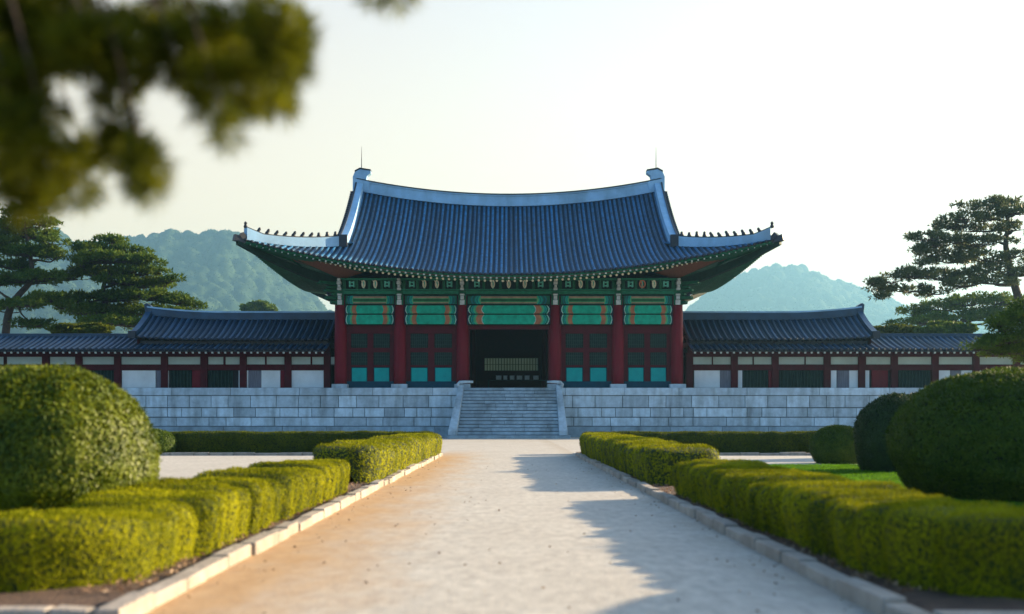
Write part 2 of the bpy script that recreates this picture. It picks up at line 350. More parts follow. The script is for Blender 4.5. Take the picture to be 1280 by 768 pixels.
# kerb stones
def kerb_line(name, a, b_, w_=0.18, h=0.12):
    mb = MB(); a = Vector(a); b_ = Vector(b_); L = (b_ - a).length; t = (b_ - a) / L; s = 0
    while s < L:
        q = min(random.uniform(0.55, 1.15), L - s)
        if q < 0.2: break
        p0 = a + t * (s + 0.012); p1 = a + t * (s + q - 0.012); j = random.uniform(-0.022, 0.022); jh = random.uniform(-0.02, 0.02)
        sd_ = Vector((-t.y, t.x, 0)); c = (p0 + p1) / 2 + sd_ * j
        e = (p1 - p0) / 2; u = sd_ * w_ / 2; z1 = Vector((0, 0, h + jh)); z0 = Vector((0, 0, -0.05)); tl = Vector((0, 0, random.uniform(-.008, .008)))
        v = [c - e - u + z0, c + e - u + z0, c + e + u + z0, c - e + u + z0, c - e - u + z1 + tl, c + e - u + z1 - tl, c + e + u + z1 - tl, c - e + u + z1 + tl]
        mb.add(v, [(0, 3, 2, 1), (4, 5, 6, 7), (0, 1, 5, 4), (1, 2, 6, 5), (2, 3, 7, 6), (3, 0, 4, 7)]); s += q
    return tag(mb.build(name, M['kerb'], bevel=0.018), kind='structure')
KX = 2.74
kerb_line('kerb', (-KX, 7.3, 0), (-KX, 43.2, 0)); kerb_line('kerb', (KX, 7.1, 0), (KX, 43.2, 0))
kerb_line('kerb', (-12, 7.45, 0), (-KX - 0.12, 7.45, 0)); kerb_line('kerb', (KX + 0.12, 7.25, 0), (14, 7.25, 0))
kerb_line('kerb', (-15.5, 43.3, 0), (-KX - 0.13, 43.3, 0)); kerb_line('kerb', (KX + 0.13, 43.3, 0), (15.5, 43.3, 0))

# planting beds
bed = MB()
def bedquad(x0, x1, y0, y1, z=0.055):
    g_ = []; nx = max(2, int((x1 - x0) / 0.25)); ny = max(2, int((y1 - y0) / 0.25))
    for i in range(nx + 1):
        row = []
        for j in range(ny + 1):
            x = x0 + (x1 - x0) * i / nx; y = y0 + (y1 - y0) * j / ny
            row.append((x, y, z + 0.03 * noise.noise(Vector((x * 1.7, y * 1.7, 0))) + 0.02 * noise.noise(Vector((x * 6, y * 6, 0)))))
        g_.append(row)
    bed.grid(g_)
bedquad(-4.8, -2.82, 7.54, 43.2); bedquad(2.82, 4.8, 7.34, 43.2)
bedquad(-12, -4.8, 7.54, 17.0)
bedquad(-15.5, -2.86, 43.42, 46.5); bedquad(2.86, 15.5, 43.42, 46.5)
tag(bed.build('soil_bed', M['soil'], smooth=True), kind='structure')
lawn = MB(); bed = lawn; bedquad(4.8, 16, 7.34, 32.5, 0.07); tag(lawn.build('lawn', M['lawn'], smooth=True), kind='structure')

# ================================================================= MAIN HALL
TZ = 4.16; WY = 91.0; CY = 92.5; RY = 103.0
hall = thing('palace_hall', (0, CY, TZ), 'large palace hall with sweeping blue tiled roof above the stone steps', 'palace hall')
def eY(x): return 88 - 1.5 * (abs(x) / 21.7) ** 2
def eZ(x): return 13.33 + 2.7 * (abs(x) / 21.7) ** 2
def rZ(x): return 21.9 + 1.42 * (abs(x) / 14.1) ** 2
def gprof(t): return 0.5 * t + 0.5 * t * t
HX, HYY = 14.3, 92.3
def zin(x, Y):
    t = (Y - eY(x)) / (RY - eY(x)); return eZ(x) + (rZ(x) - eZ(x)) * gprof(t)
HZ0 = zin(HX, HYY)
def hipY(x): q = (abs(x) - HX) / (21.7 - HX); return HYY + (86.5 - HYY) * q
def hipZ(x): q = (abs(x) - HX) / (21.7 - HX); return HZ0 + (16.03 - HZ0) * q - 0.32 * 4 * q * (1 - q)
def verge(Y): return 14.3 + 0.05 * (Y - HYY) / (RY - HYY)

def tile_rows(rows, r_, mb, disc=True, mt=0, lift=0.0, sides=6):
    """rows of polylines from eave to top: a loft sheet below, a half-round ridge of cover tiles on each line"""
    mb.grid([[Vector(p) for p in row] for row in rows], 2)
    for row in rows:
        jx, jz = random.uniform(-0.025, 0.025), random.uniform(-0.02, 0.015); jd = Vector((jx, 0, jz)) if abs(row[0][0] - row[-1][0]) < 0.5 else Vector((0, jx, jz))
        pts = [Vector(p) + jd for p in row]; n_ = len(pts); v = []; f = []
        for i, p in enumerate(pts):
            t = (pts[min(i + 1, n_ - 1)] - pts[max(i - 1, 0)]).normalized()
            a = t.cross(Vector((0, 0, 1))).normalized(); b_ = a.cross(t).normalized()
            for k in range(sides + 1):
                an = math.pi * k / sides; v.append(p + a * math.cos(an) * r_ + b_ * math.sin(an) * r_ * 1.1 - b_ * 0.02)
        m_ = sides + 1
        for i in range(n_ - 1):
            for k in range(sides): f.append((i * m_ + k, i * m_ + k + 1, (i + 1) * m_ + k + 1, (i + 1) * m_ + k))
        mb.add(v, f, mt)
        if disc:
            p = pts[0]; t = (pts[1] - pts[0]).normalized()
            mb.tube([p - t * 0.06, p + t * 0.03], r_ * 1.12, 8, mi=1)

def resample(a, b_, K, f):
    return [f(i / (K - 1)) for i in range(K)]
roof = MB(); SPC = 0.43; K = 16
def rows_front():
    rows_in, rows_l, rows_r = [], [], []
    nx = int(round(2 * 14.3 / SPC))
    xs = [-14.3 + 2 * 14.3 * i / nx for i in range(nx + 1)]
    for x in xs:
        rows_in.append([(x, eY(x) + (RY - eY(x)) * t, zin(x, eY(x) + (RY - eY(x)) * t)) for t in [i / (K - 1) for i in range(K)]])
    # strip between x=13.7 and the verge
    for sgn in (-1, 1):
        rr = []
        for x in (14.3,):
            row = []
            for i in range(K):
                t = i / (K - 1); ymax = HYY
                Y = eY(x) + (ymax - eY(x)) * t; row.append((sgn * x, Y, zin(x, Y)))
            rr.append(row)
        x = 14.3; nx2 = int(7.2 / SPC)
        for i2 in range(1, nx2 + 1):
            x = 14.3 + 7.25 * i2 / nx2; row = []
            for i in range(K):
                w_ = i / (K - 1); Y = eY(x) + (hipY(x) - eY(x)) * w_
                row.append((sgn * x, Y, eZ(x) + (hipZ(x) - eZ(x)) * (0.72 * w_ + 0.28 * w_ * w_)))
            rr.append(row)
        (rows_l if sgn < 0 else rows_r).extend(rr)
    return rows_in, rows_l, rows_r
ri, rl, rr = rows_front()
fr = MB()
tile_rows(ri, 0.115, fr); tile_rows(rl, 0.115, fr); tile_rows(rr, 0.115, fr)
roof.join(fr); roof.join(fr.mirror(RY, 1))
# side slopes
def sX(Y): return 20.7 + 1.0 * ((Y - RY) / 16.5) ** 2
def sZ(Y): return 14.7 + 1.33 * ((Y - RY) / 16.5) ** 2
sidem = MB(); rows = []; ny = 66
for i in range(ny + 1):
    Y = 86.6 + (119.4 - 86.6) * i / ny; yy = Y if Y <= RY else 2 * RY - Y
    if yy < HYY:
        q = (yy - 86.5) / (HYY - 86.5); xi = 21.7 - (21.7 - HX) * q; zi = hipZ(xi)
    else: xi = HX - 0.9; zi = HZ0 + 0.25
    xo = sX(Y); zo = sZ(Y)
    if xo < xi + 0.02: xo = xi + 0.02
    rows.append([(xo + (xi - xo) * t, Y, zo + (zi - zo) * (0.72 * t + 0.28 * t * t)) for t in [k / 9 for k in range(10)]])
tile_rows(rows, 0.135, sidem)
roof.join(sidem); roof.join(sidem.mirror(0, 0))
# ridge end filler at eaves
roof_o = roof.build('roof', [M['tile'], M['tile_dark'], M['tile_pan']], hall, smooth=True)
def sub(mb, name, m, par=None, **k): return mb.build(name, m, par or roof_o, **k)
# gable walls
for sgn in (-1, 1):
    gb = MB(); top = []; bot = []
    for i in range(13):
        Y = HYY - 0.3 + (2 * RY - 2 * HYY + 0.6) * i / 12; yy = Y if Y <= RY else 2 * RY - Y
        top.append((sgn * 13.3, Y, zin(13.3, yy) - 0.1)); bot.append((sgn * 13.3, Y, HZ0 - 0.6))
    gb.grid([bot, top]); gb.grid([[(x + sgn * 0.2, y, z) for x, y, z in bot], [(x + sgn * 0.2, y, z) for x, y, z in top]])
    sub(gb, 'gable', M['red_dark'])
# main ridge
pts = [(x, RY, rZ(x) - 0.1) for x in [-14.5 + 29.0 * i / 40 for i in range(41)]]
rb = MB().sweep(pts, 0.66, 0.0, 0.30, 0); rb.sweep(pts, 0.50, 0.30, 0.95, 0); rb.sweep(pts, 0.62, 0.95, 1.08, 0); sub(rb, 'main_ridge', M['ridge'])
rc = MB().sweep(pts, 0.72, 1.081, 1.18, 0)
for i in range(len(pts) - 1):
    pass
sub(rc, 'ridge_cap', M['tile_dark'])
# descending and hip ridges
for sgn in (-1, 1):
    for back in (0, 1):
        fy = (lambda y: 2 * RY - y) if back else (lambda y: y)
        pts = []
        for i in range(15):
            Y = RY - 0.2 - (RY - 0.2 - HYY + 0.15) * i / 14
            pts.append((sgn * (verge(Y) - 0.12), fy(Y), zin(verge(Y), Y)))
        mb = MB().sweep(pts, 0.74, 0.0, [0.9 - 0.15 * i / 14 for i in range(15)], side=Vector((1, 0, 0)))
        sub(mb, 'descending_ridge', M['ridge'])
        mb = MB().sweep([(p[0] + sgn * 0.28, p[1], p[2]) for p in pts], 0.14, [0.901 - 0.15 * i / 14 for i in range(15)], [1.0 - 0.15 * i / 14 for i in range(15)], side=Vector((1, 0, 0)))
        vt = MB()
        for i in range(30):
            Y = RY - 0.3 - (RY - 0.6 - HYY) * i / 29; q0 = Vector((sgn * 14.3, fy(Y), zin(14.3, Y) + 0.05)); vt.tube([q0, q0 + Vector((sgn * 0.75, 0, -0.12))], 0.17, 7)
        sub(vt, 'verge_tiles', M['tile_dark'])
        e = Vector(pts[-1]); mb.box(e.x - 0.42, e.x + 0.42, e.y - 0.34 if not back else e.y + 0.02, e.y - 0.02 if not back else e.y + 0.34, e.z - 0.1, e.z + 0.95)
        sub(mb, 'ridge_cap', M['tile_dark'])
        pts = []
        for i in range(13):
            q = i / 12 * 0.93; x = HX + (21.7 - HX) * q; pts.append((sgn * x, fy(hipY(x)), hipZ(x)))
        hh = [0.80 - 0.22 * i / 12 + (0.35 * max(0, i - 10) / 2) for i in range(13)]
        sub(MB().sweep(pts, 0.6, -0.05, hh), 'hip_ridge', M['ridge'])
        mb = MB().sweep(pts, 0.5, [a + 0.001 for a in hh], [a + 0.09 for a in hh])
        e = Vector(pts[-1]); d_ = Vector((sgn * 7.4, fy(86.5) - fy(HYY), 0)).normalized()
        mb.beam(e + d_ * 0.02 + Vector((0, 0, 0.25)), e + d_ * 0.35 + Vector((0, 0, -0.05)), 0.55, 0.8)
        mb.beam(e + d_ * 0.1 + Vector((0, 0, -0.12)), e + d_ * 1.0 + Vector((0, 0, 0.08)), 0.55, 0.42, w2=0.4, h2=0.5)
        mb.lathe([(0.12, 0), (0.17, 0.12), (0.1, 0.3), (0.14, 0.4), (0.05, 0.52)], tuple(e + Vector((0, 0, hh[-1]))), 8)
        sub(mb, 'ridge_tip', M['tile_dark'])
        if not back:
            NF = 10 if sgn < 0 else 11
            for k in range(NF):
                q = 0.02 + 0.84 * (k + 0.5) / NF; x = HX + (21.7 - HX) * q; i = min(11, int(q / 0.93 * 12))
                c = Vector((sgn * x, hipY(x), hipZ(x) + hh[i] + 0.06)); ln = -sgn * 0.10 * (q > 0.3)
                f_ = MB(); s_ = random.uniform(0.72, 0.95)
                f_.tube([c + Vector((0.0, 0, 0)), c + Vector((ln * 0.3, 0, 0.16 * s_)), c + Vector((ln, 0, 0.30 * s_)), c + Vector((ln * 1.3 , 0, 0.36 * s_)), c + Vector((ln * 1.9, 0, 0.46 * s_)), c + Vector((ln * 2.2, 0, 0.50 * s_))],
                        [0.19, 0.17, 0.12, 0.13, 0.10, 0.04], 8)
                f_.beam(c + Vector((ln * 0.6, -0.08, 0.2)), c + Vector((ln * 0.2 + sgn * 0.15, -0.1, 0.02)), 0.07, 0.07)
                sub(f_, 'roof_figure', M['tile_dark'], smooth=True)
# ridge finials
for sgn in (-1, 1):
    poly_px = [(443, 241), (443, 222), (445.5, 216), (452, 212.6), (458, 213.6), (465.5, 214.6), (465.8, 217.5), (461, 221), (460, 226), (465, 229), (463, 240)]
    poly = [(sgn * -(p[0] - 637.5) * RY / F * -1, PZ(p[1], RY)) for p in poly_px]
    poly = [(-sgn * x if False else (x if sgn < 0 else x), z) for x, z in poly]
    sub(MB().prism(poly, RY - 0.36, RY + 0.36), 'ridge_finial', M['ridge'], bevel=0.05)
    x0 = sgn * (637.5 - 453.5) * RY / F
    sub(MB().tube([(x0, RY, PZ(213.5, RY)), (x0, RY, PZ(200, RY)), (x0, RY, PZ(183.5, RY))], [0.045, 0.035, 0.012], 6).lathe([(0.1, 0), (0.1, 0.12), (0.04, 0.2)], (x0, RY, PZ(213.8, RY)), 8), 'lightning_rod', M['iron'])
    e2 = MB().prism([(p[0], p[1]) for p in [(poly[2][0], poly[2][1] + .01), (poly[3][0], poly[3][1] + .01), (poly[4][0], poly[4][1] + .01), (poly[5][0], poly[5][1] + .01), (poly[5][0], poly[5][1] + 0.12), (poly[3][0], poly[3][1] + 0.14), (poly[2][0] - sgn * -0.0, poly[2][1] + 0.13)]], RY - 0.4, RY + 0.4)
    sub(e2, 'finial_cap', M['tile_dark'])

# eaves
def innerP(x):
    ax = abs(x); s = 1 if x > 0 else -1
    ix = ax if ax < 12 else 12 + (ax - 12) * 2.3 / 9.7
    return Vector((s * ix, 92.55, 14.35 - 0.75 * max(0, (ax - 12) / 9.7) ** 1.2))
def flyend(x): return Vector((x * 0.995, eY(x) + 0.14, eZ(x) - 0.27))
def rafend(x):
    a = flyend(x); b_ = innerP(x); q = 0.27; p = a.lerp(b_, q); p.z = a.z - 0.10 + 0.0; return p
# fascia board under tile ends
xs = [-21.6 + 43.2 * i / 86 for i in range(87)]
fa = MB(); fa.sweep([(x, eY(x) + 0.10, eZ(x) - 0.22) for x in xs], 0.1, 0.0, 0.16, side=Vector((0, 1, 0)))
fa.build('fascia_board', M['green'], hall); fa.mirror(RY, 1).build('fascia_board', M['green'], hall)
f2 = MB(); f2.sweep([tuple(rafend(x) + Vector((0, 0.06, 0.06))) for x in xs], 0.08, 0.02, 0.20, side=Vector((0, 1, 0)))
f2.build('rafter_board', M['green_mid'], hall); f2.mirror(RY, 1).build('rafter_board', M['green_mid'], hall)
sf = MB(); sf.grid([[flyend(x) + Vector((0, 0.1, 0.10)), rafend(x) + Vector((0, 0.1, 0.24)), innerP(x) + Vector((0, 0, 0.12))] for x in xs]); sf.join(sf.mirror(RY, 1))
def sinner(Y):
    d = abs(Y - RY); d2 = d if d < 9 else 9 + (d - 9) * 1.45 / 7.5; return Vector((14.45, RY + (d2 if Y > RY else -d2), 14.35 - 0.75 * max(0, (d - 9) / 7.5) ** 1.2))
ss = MB(); ss.grid([[Vector((sX(Y) - 0.1, Y, sZ(Y) - 0.12)), sinner(Y) + Vector((0, 0, 0.12))] for Y in [86.55 + 32.9 * i / 64 for i in range(65)]])
sf.join(ss); sf.join(ss.mirror(0, 0)); sf.build('soffit', M['soffit'], hall)
for i in range(87):
    x = -21.35 + 42.7 * i / 86
    a = flyend(x); b_ = rafend(x); d_ = (innerP(x) - a).normalized()
    q = MB().beam(a, a.lerp(innerP(x), 0.45) + Vector((0, 0, 0.12)), 0.15, 0.17, 0); fr0 = a - (innerP(x) - a).normalized() * 0.012
    q.beam(fr0, a - d_ * 0.002, 0.15, 0.16, 1)
    q.build('flying_rafter', [M['green'], M['ivory_grey']], hall)
    q = MB().tube([b_, innerP(x) + Vector((0, 0, -0.05))], 0.12, 8, 0); q.tube([b_ - d_ * 0.015, b_ - d_ * 0.001], 0.10, 8, 1)
    q.build('rafter', [M['soffit'] if abs(x) > 14 else M['green'], M['ivory']], hall)
sr = MB()
for i in range(66):
    Y = 86.8 + 32.4 * i / 65; a = Vector((sX(Y) - 0.14, Y, sZ(Y) - 0.27)); sr.beam(a, a.lerp(sinner(Y), 0.5), 0.15, 0.17); b_ = a.lerp(sinner(Y), 0.27); b_.z = a.z - 0.1; sr.tube([b_, sinner(Y)], 0.12, 6)
sr.join(sr.mirror(0, 0)); tag(sr.build('side_rafters', M['green'], hall), kind='stuff')
br = MB()
for i in range(80):
    x = -21 + 42 * i / 79; a = flyend(x); br.beam(a, a.lerp(innerP(x), 0.45), 0.15, 0.17); br.tube([rafend(x), innerP(x)], 0.12, 6)
tag(br.mirror(RY, 1).build('back_rafters', M['green'], hall), kind='stuff')
# hip beams at corners
for sx in (-1, 1):
    for back in (0, 1):
        pts = []; hs = []
        for i in range(9):
            t = i / 8; x = 21.75 - 7.25 * t; y = 86.45 + 6.1 * t; z = 15.75 - 2.6 * t ** 0.72 * (1) ; z = 15.72 - 2.35 * t - 0.55 * 4 * t * (1 - t) * 0.5
            pts.append((sx * x, y if not back else 2 * RY - y, z)); hs.append(0.0)
        MB().sweep(pts, [0.4 + 0.12 * i / 8 for i in range(9)], [-0.22 - 0.45 * i / 8 for i in range(9)], [0.16] * 9).build('hip_beam', M['green_dark'], hall)

# columns with stone bases
CXS = [-14.4, -9.33, -3.97, 3.97, 9.33, 14.4]
YB = 2 * RY - CY; YS = [CY, CY + (YB - CY) / 4, CY + (YB - CY) / 2, CY + (YB - CY) * 3 / 4, YB]
ctop = 12.05
spots = [(x, CY) for x in CXS] + [(x, y) for y in YS[1:] for x in (-14.4, 14.4)] + [(x, YB) for x in CXS[1:-1]]
for x, y in spots:
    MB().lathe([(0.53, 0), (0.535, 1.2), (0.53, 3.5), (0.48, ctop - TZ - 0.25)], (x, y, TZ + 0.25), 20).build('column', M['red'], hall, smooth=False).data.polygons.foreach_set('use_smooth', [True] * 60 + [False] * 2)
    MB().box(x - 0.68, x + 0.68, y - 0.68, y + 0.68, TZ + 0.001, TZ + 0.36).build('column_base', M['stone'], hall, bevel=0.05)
Z = lambda py: PZ(py, CY)
# painted beams, brackets, doors in each front bay
def ring(mb, c, rx, rz, r_, mi=0):
    mb.tube([c + Vector((rx * math.cos(a), 0, rz * math.sin(a))) for a in [2 * math.pi * k / 12 for k in range(13)]], r_, 5, mi, caps=False)
for i in range(5):
    x0 = CXS[i] + 0.42; x1 = CXS[i + 1] - 0.42; mid = (i == 2); bm_ = M['beam_mid'] if mid else M['beam']
    f0 = CY - 0.42
    MB().box(x0, x1, f0, CY + 0.3, Z(406), Z(394.2)).build('lower_beam', bm_, hall, bevel=0.03)
    MB().box(x0, x1, f0, CY + 0.3, Z(392.8), Z(382.6)).build('upper_beam', bm_, hall, bevel=0.03)
    MB().box(x0 + 0.05, x1 - 0.05, f0 + 0.05, CY + 0.2, Z(380.8), Z(370.5)).build('tie_beam', M['beam_top'], hall, bevel=0.03)
    mb = MB().box(CXS[i], CXS[i + 1], CY - 0.25, CY + 0.2, Z(406.8), Z(350)); mb.build('frieze_backing', M['green_dark'], hall)
    mb = MB().box(x0 - 0.1, x1 + 0.1, f0 - 0.12, CY + 0.1, Z(368.6), Z(364.4)); mb.box(x0 - 0.3, x1 + 0.3, f0 - 0.2, CY + 0.1, Z(364), Z(362.6)); mb.build('moulding', M['green_mid'], hall)
    # carved motifs of the bracket band
    n4 = 5 if mid else 4
    for k in range(n4):
        cx = x0 + (x1 - x0) * (k + 0.62) / (n4 + 0.24); c = Vector((cx, CY - 0.62, Z(356.3))); mo = MB()
        if k in (0, n4 - 1):
            for e_ in (-1, 1):
                mo.box(cx + e_ * 0.17 - 0.07, cx + e_ * 0.17 + 0.07, CY - 0.66, CY - 0.25, Z(360), Z(352.5))
            for zz in (0.14, -0.14): mo.box(cx - 0.24, cx + 0.24, CY - 0.70, CY - 0.25, c.z + zz - 0.05, c.z + zz + 0.05)
            mo.build('bracket_carving', M['verd'], hall, bevel=0.02)
        else:
            red = (i == 4 and k == 1)
            ring(mo, c, 0.24 if red else 0.13, 0.30, 0.055)
            mo.box(cx - 0.07, cx + 0.07, CY - 0.60, CY - 0.25, c.z - 0.36, c.z + 0.34, 1)
            mo.tube([c + Vector((-0.2, 0, 0.3)), c + Vector((-0.08, -0.05, 0.1)), c + Vector((0, -0.08, -0.2))], [0.03, 0.05, 0.03], 5)
            mo.build('bracket_carving', [M['orange'] if red else M['ivory'], M['verd']], hall)
    for k in range(n4 + 1):   # dark struts between
        cx = x0 + (x1 - x0) * k / n4
        MB().box(cx - 0.12, cx + 0.12, CY - 0.7, CY - 0.2, Z(362.5), Z(351)).build('bracket_block', M['green'], hall, bevel=0.03)
    MB().box(CXS[i], CXS[i + 1], CY - 0.7, CY + 0.3, Z(351.6), Z(349.2)).build('eave_purlin', M['green_mid'], hall)
    # transom and door
    if not mid:
        a0 = CXS[i] + 0.45; a1 = CXS[i + 1] - 0.45; wd = a1 - a0; yd = CY + 0.12
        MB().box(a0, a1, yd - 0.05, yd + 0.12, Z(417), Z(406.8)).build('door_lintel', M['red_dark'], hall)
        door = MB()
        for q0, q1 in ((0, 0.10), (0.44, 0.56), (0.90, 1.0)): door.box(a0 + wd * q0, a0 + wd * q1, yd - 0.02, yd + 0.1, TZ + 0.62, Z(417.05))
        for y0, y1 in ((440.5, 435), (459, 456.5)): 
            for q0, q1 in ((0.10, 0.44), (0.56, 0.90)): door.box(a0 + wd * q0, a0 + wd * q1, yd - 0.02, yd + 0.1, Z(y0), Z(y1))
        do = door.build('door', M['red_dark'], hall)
        for q0, q1 in ((0.10, 0.44), (0.56, 0.90)):
            b0 = a0 + wd * q0; b1 = a0 + wd * q1
            for (ya, yb) in ((435, 417.1), (456.5, 440.5)):
                lt = MB().box(b0, b1, yd + 0.05, yd + 0.07, Z(ya), Z(yb), 0)
                nb = 9
                for k in range(1, nb): xx_ = b0 + (b1 - b0) * k / nb; lt.box(xx_ - 0.025, xx_ + 0.025, yd + 0.0, yd + 0.049, Z(ya), Z(yb), 1)
                for k in range(1, 4): zz = Z(ya) + (Z(yb) - Z(ya)) * k / 4; lt.box(b0, b1, yd - 0.012, yd - 0.001, zz - 0.02, zz + 0.02, 1)
                lt.build('lattice_panel', [M['green_dark'], M['lattice']], do)
            MB().box(b0 + 0.08, b1 - 0.08, yd + 0.0, yd + 0.08, Z(478), Z(460)).build('lower_panel', M['teal'], do, bevel=0.02)
        MB().box(a0, a1, yd - 0.06, yd + 0.14, TZ, TZ + 0.6).box(a0, a1, yd + 0.09, yd + 0.14, TZ + 0.6, Z(459)).build('door_sill', M['teal_dark'], do)
    else:
        MB().box(x0 - 0.1, x1 + 0.1, CY + 0.0, CY + 0.3, Z(412), Z(406.8)).build('door_lintel', M['red_dark'], hall)
        for s_ in (x0 + 0.1, x1 - 0.2): MB().box(s_, s_ + 0.1, CY + 0.1, CY + 0.25, TZ, Z(412)).build('door_jamb', M['red_dark'], hall)
# column heads (white painted brackets)
for x in CXS:
    mb = MB()
    for (ya, yb, w_, dd, mi) in ((382, 376, 0.20, 0.62, 0), (375.6, 371, 0.15, 0.68, 0), (370.6, 368.4, 0.19, 0.72, 0), (364, 361, 0.16, 0.9, 0), (360.6, 357.6, 0.11, 1.0, 0), (357.2, 353.6, 0.17, 1.1, 0), (353.3, 350.2, 0.12, 1.2, 0)):
        mb.box(x - w_, x + w_, CY - dd, CY - 0.2, Z(ya), Z(yb), mi)
    mb.build('column_bracket', M['ivory_grey'], hall, bevel=0.03)
    MB().box(x - 0.34, x + 0.34, CY - 0.5, CY + 0.2, Z(382.2), Z(350)).build('bracket_core', M['green'], hall, bevel=0.04)
# corner bracket clusters reaching sideways
for sx in (-1, 1):
    for yb in (CY, YB):
        mb = MB()
        for k, (r0, za, zb) in enumerate(((0.9, 382, 376), (1.35, 376, 371), (0.8, 371, 367), (1.5, 367, 363), (1.2, 363, 358), (2.0, 358, 353))):
            x0, x1 = sorted((sx * 14.4, sx * (14.4 + r0)))
            mb.prism([(x0, Z(za)), (x1, Z(za) + 0.12), (x1, Z(zb)), (x0, Z(zb))] if sx > 0 else [(x0, Z(za) + 0.12), (x1, Z(za)), (x1, Z(zb)), (x0, Z(zb))], yb - 0.22, yb + 0.22)
            d_ = Vector((sx, -1 if yb == CY else 1, 0)).normalized()
            mb.beam(Vector((sx * 14.4, yb, (Z(za) + Z(zb)) / 2)), Vector((sx * 14.4, yb, (Z(za) + Z(zb)) / 2)) + d_ * r0 * 1.1, 0.3, 0.34, h2=0.2)
        mb.build('corner_bracket', M['green'], hall, bevel=0.03)
        mb = MB().beam((sx * 14.5, yb, Z(376)), (sx * 15.6, yb, Z(366.5)), 0.28, 0.5, w2=0.2, h2=0.22).beam((sx * 14.5, yb, Z(374)), (sx * 15.2, yb, Z(378)), 0.24, 0.3, w2=0.16, h2=0.1)
        mb.build('corner_beak', M['tile_dark'], hall)
# sides, back wall, ceiling, floor
for sx in (-1, 1):
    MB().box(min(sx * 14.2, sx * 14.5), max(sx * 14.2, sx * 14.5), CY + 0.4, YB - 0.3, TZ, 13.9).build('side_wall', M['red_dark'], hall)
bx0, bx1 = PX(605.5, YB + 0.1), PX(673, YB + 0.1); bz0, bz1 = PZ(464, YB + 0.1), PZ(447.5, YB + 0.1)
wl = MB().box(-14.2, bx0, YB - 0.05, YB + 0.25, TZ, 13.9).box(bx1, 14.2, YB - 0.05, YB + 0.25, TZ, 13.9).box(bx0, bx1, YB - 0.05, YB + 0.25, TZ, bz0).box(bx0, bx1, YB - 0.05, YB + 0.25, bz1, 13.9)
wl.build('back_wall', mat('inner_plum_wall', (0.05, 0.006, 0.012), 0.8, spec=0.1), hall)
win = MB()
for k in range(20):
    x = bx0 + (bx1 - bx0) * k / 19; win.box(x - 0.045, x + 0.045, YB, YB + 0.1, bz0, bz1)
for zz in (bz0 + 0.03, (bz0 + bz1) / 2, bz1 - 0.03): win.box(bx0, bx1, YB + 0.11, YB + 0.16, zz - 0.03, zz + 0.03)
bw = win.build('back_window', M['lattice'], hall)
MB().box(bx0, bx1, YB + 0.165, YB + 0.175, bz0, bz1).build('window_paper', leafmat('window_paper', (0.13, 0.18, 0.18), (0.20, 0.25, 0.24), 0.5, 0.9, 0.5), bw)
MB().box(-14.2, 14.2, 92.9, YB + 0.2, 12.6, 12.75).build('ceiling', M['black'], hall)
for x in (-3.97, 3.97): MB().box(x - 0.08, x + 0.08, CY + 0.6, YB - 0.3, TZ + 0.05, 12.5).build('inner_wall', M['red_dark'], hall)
# table with pale boxes inside
tb = thing('side_table', (0.6, 101.6, TZ), 'long dark table standing inside the open central doorway', 'table')
MB().box(-2.0, 3.6, 101.3, 102.1, TZ + 1.0, TZ + 1.08).build('table_top', M['black'], tb)
for x in (-1.9, 3.5):
    for y in (101.35, 102.05): MB().box(x - 0.05, x + 0.05, y - 0.04, y + 0.04, TZ, TZ + 1.0).build('leg', M['black'], tb)
for k, (x, ww) in enumerate(((-1.2, .5), (-.5, .35), (.1, .42), (.75, .5), (1.5, .45), (2.3, .5))):
    o = MB().box(x, x + ww, 101.45, 101.9, TZ + 1.083, TZ + 1.42).box(x - 0.02, x + ww + 0.02, 101.43, 101.92, TZ + 1.423, TZ + 1.47).build('display_box', M['ivory_grey'], bevel=0.02)
    tag(o, 'small pale box in the row on the dark table inside the doorway', 'box', 'pale boxes on the table in the hall')

# ================================================================= TERRACE AND STAIRS
ter = thing('stone_terrace', (0, WY, 0), 'long pale granite block terrace wall under the palace halls', 'terrace wall')
SW0, SW1 = -4.85, 4.75
tr = MB().box(-55, 55, WY + 0.12, 135, -0.1, TZ - 0.02); tr.build('core', M['joint'], ter)
bl = MB()
for (z0, z1, wa, wb, fo) in ((2.50, 3.50, 1.4, 2.4, 0), (1.70, 2.46, 0.8, 2.2, 0), (0.93, 1.66, 1.4, 3.0, 0)):
    x = -54 + random.random()
    while x < 54:
        ww = random.uniform(wa, wb); bl.box(x + 0.022, x + ww - 0.022, WY - random.uniform(0, 0.03), WY + 0.2, z0 + 0.02, z1 - 0.012); x += ww
bl.build('wall_blocks', M['stone'], ter, bevel=0.02)
bl = MB(); x = -54
while x < 54: ww = random.uniform(3.5, 5.5); bl.box(x + 0.015, x + ww - 0.015, WY - 0.14, WY + 0.3, -0.05, 0.9); x += ww
bl.build('base_course', M['stone_step'], ter, bevel=0.03)
bl = MB(); x = -54
while x < 54: ww = random.uniform(4, 6.4); bl.box(x + 0.012, x + ww - 0.012, WY - 0.1, WY + 1.6, 3.53, TZ); x += ww
bl.build('coping', M['stone'], ter, bevel=0.03)
MB().box(-54, 54, WY + 1.61, 134, TZ - 0.3, TZ - 0.004).build('terrace_floor', M['stone_step'], ter)
stc = thing('stone_staircase', (0, 86, 0), 'wide grey stone staircase with sloping side kerbs up the terrace', 'stairs')
MB().box(PX(559, 85), PX(713, 85), 84.6, 90.8, -0.05, 0.24).build('landing_slab', M['stone_step'], stc, bevel=0.03)
NS = 14; y0s, y1s = 85.2, 91.2
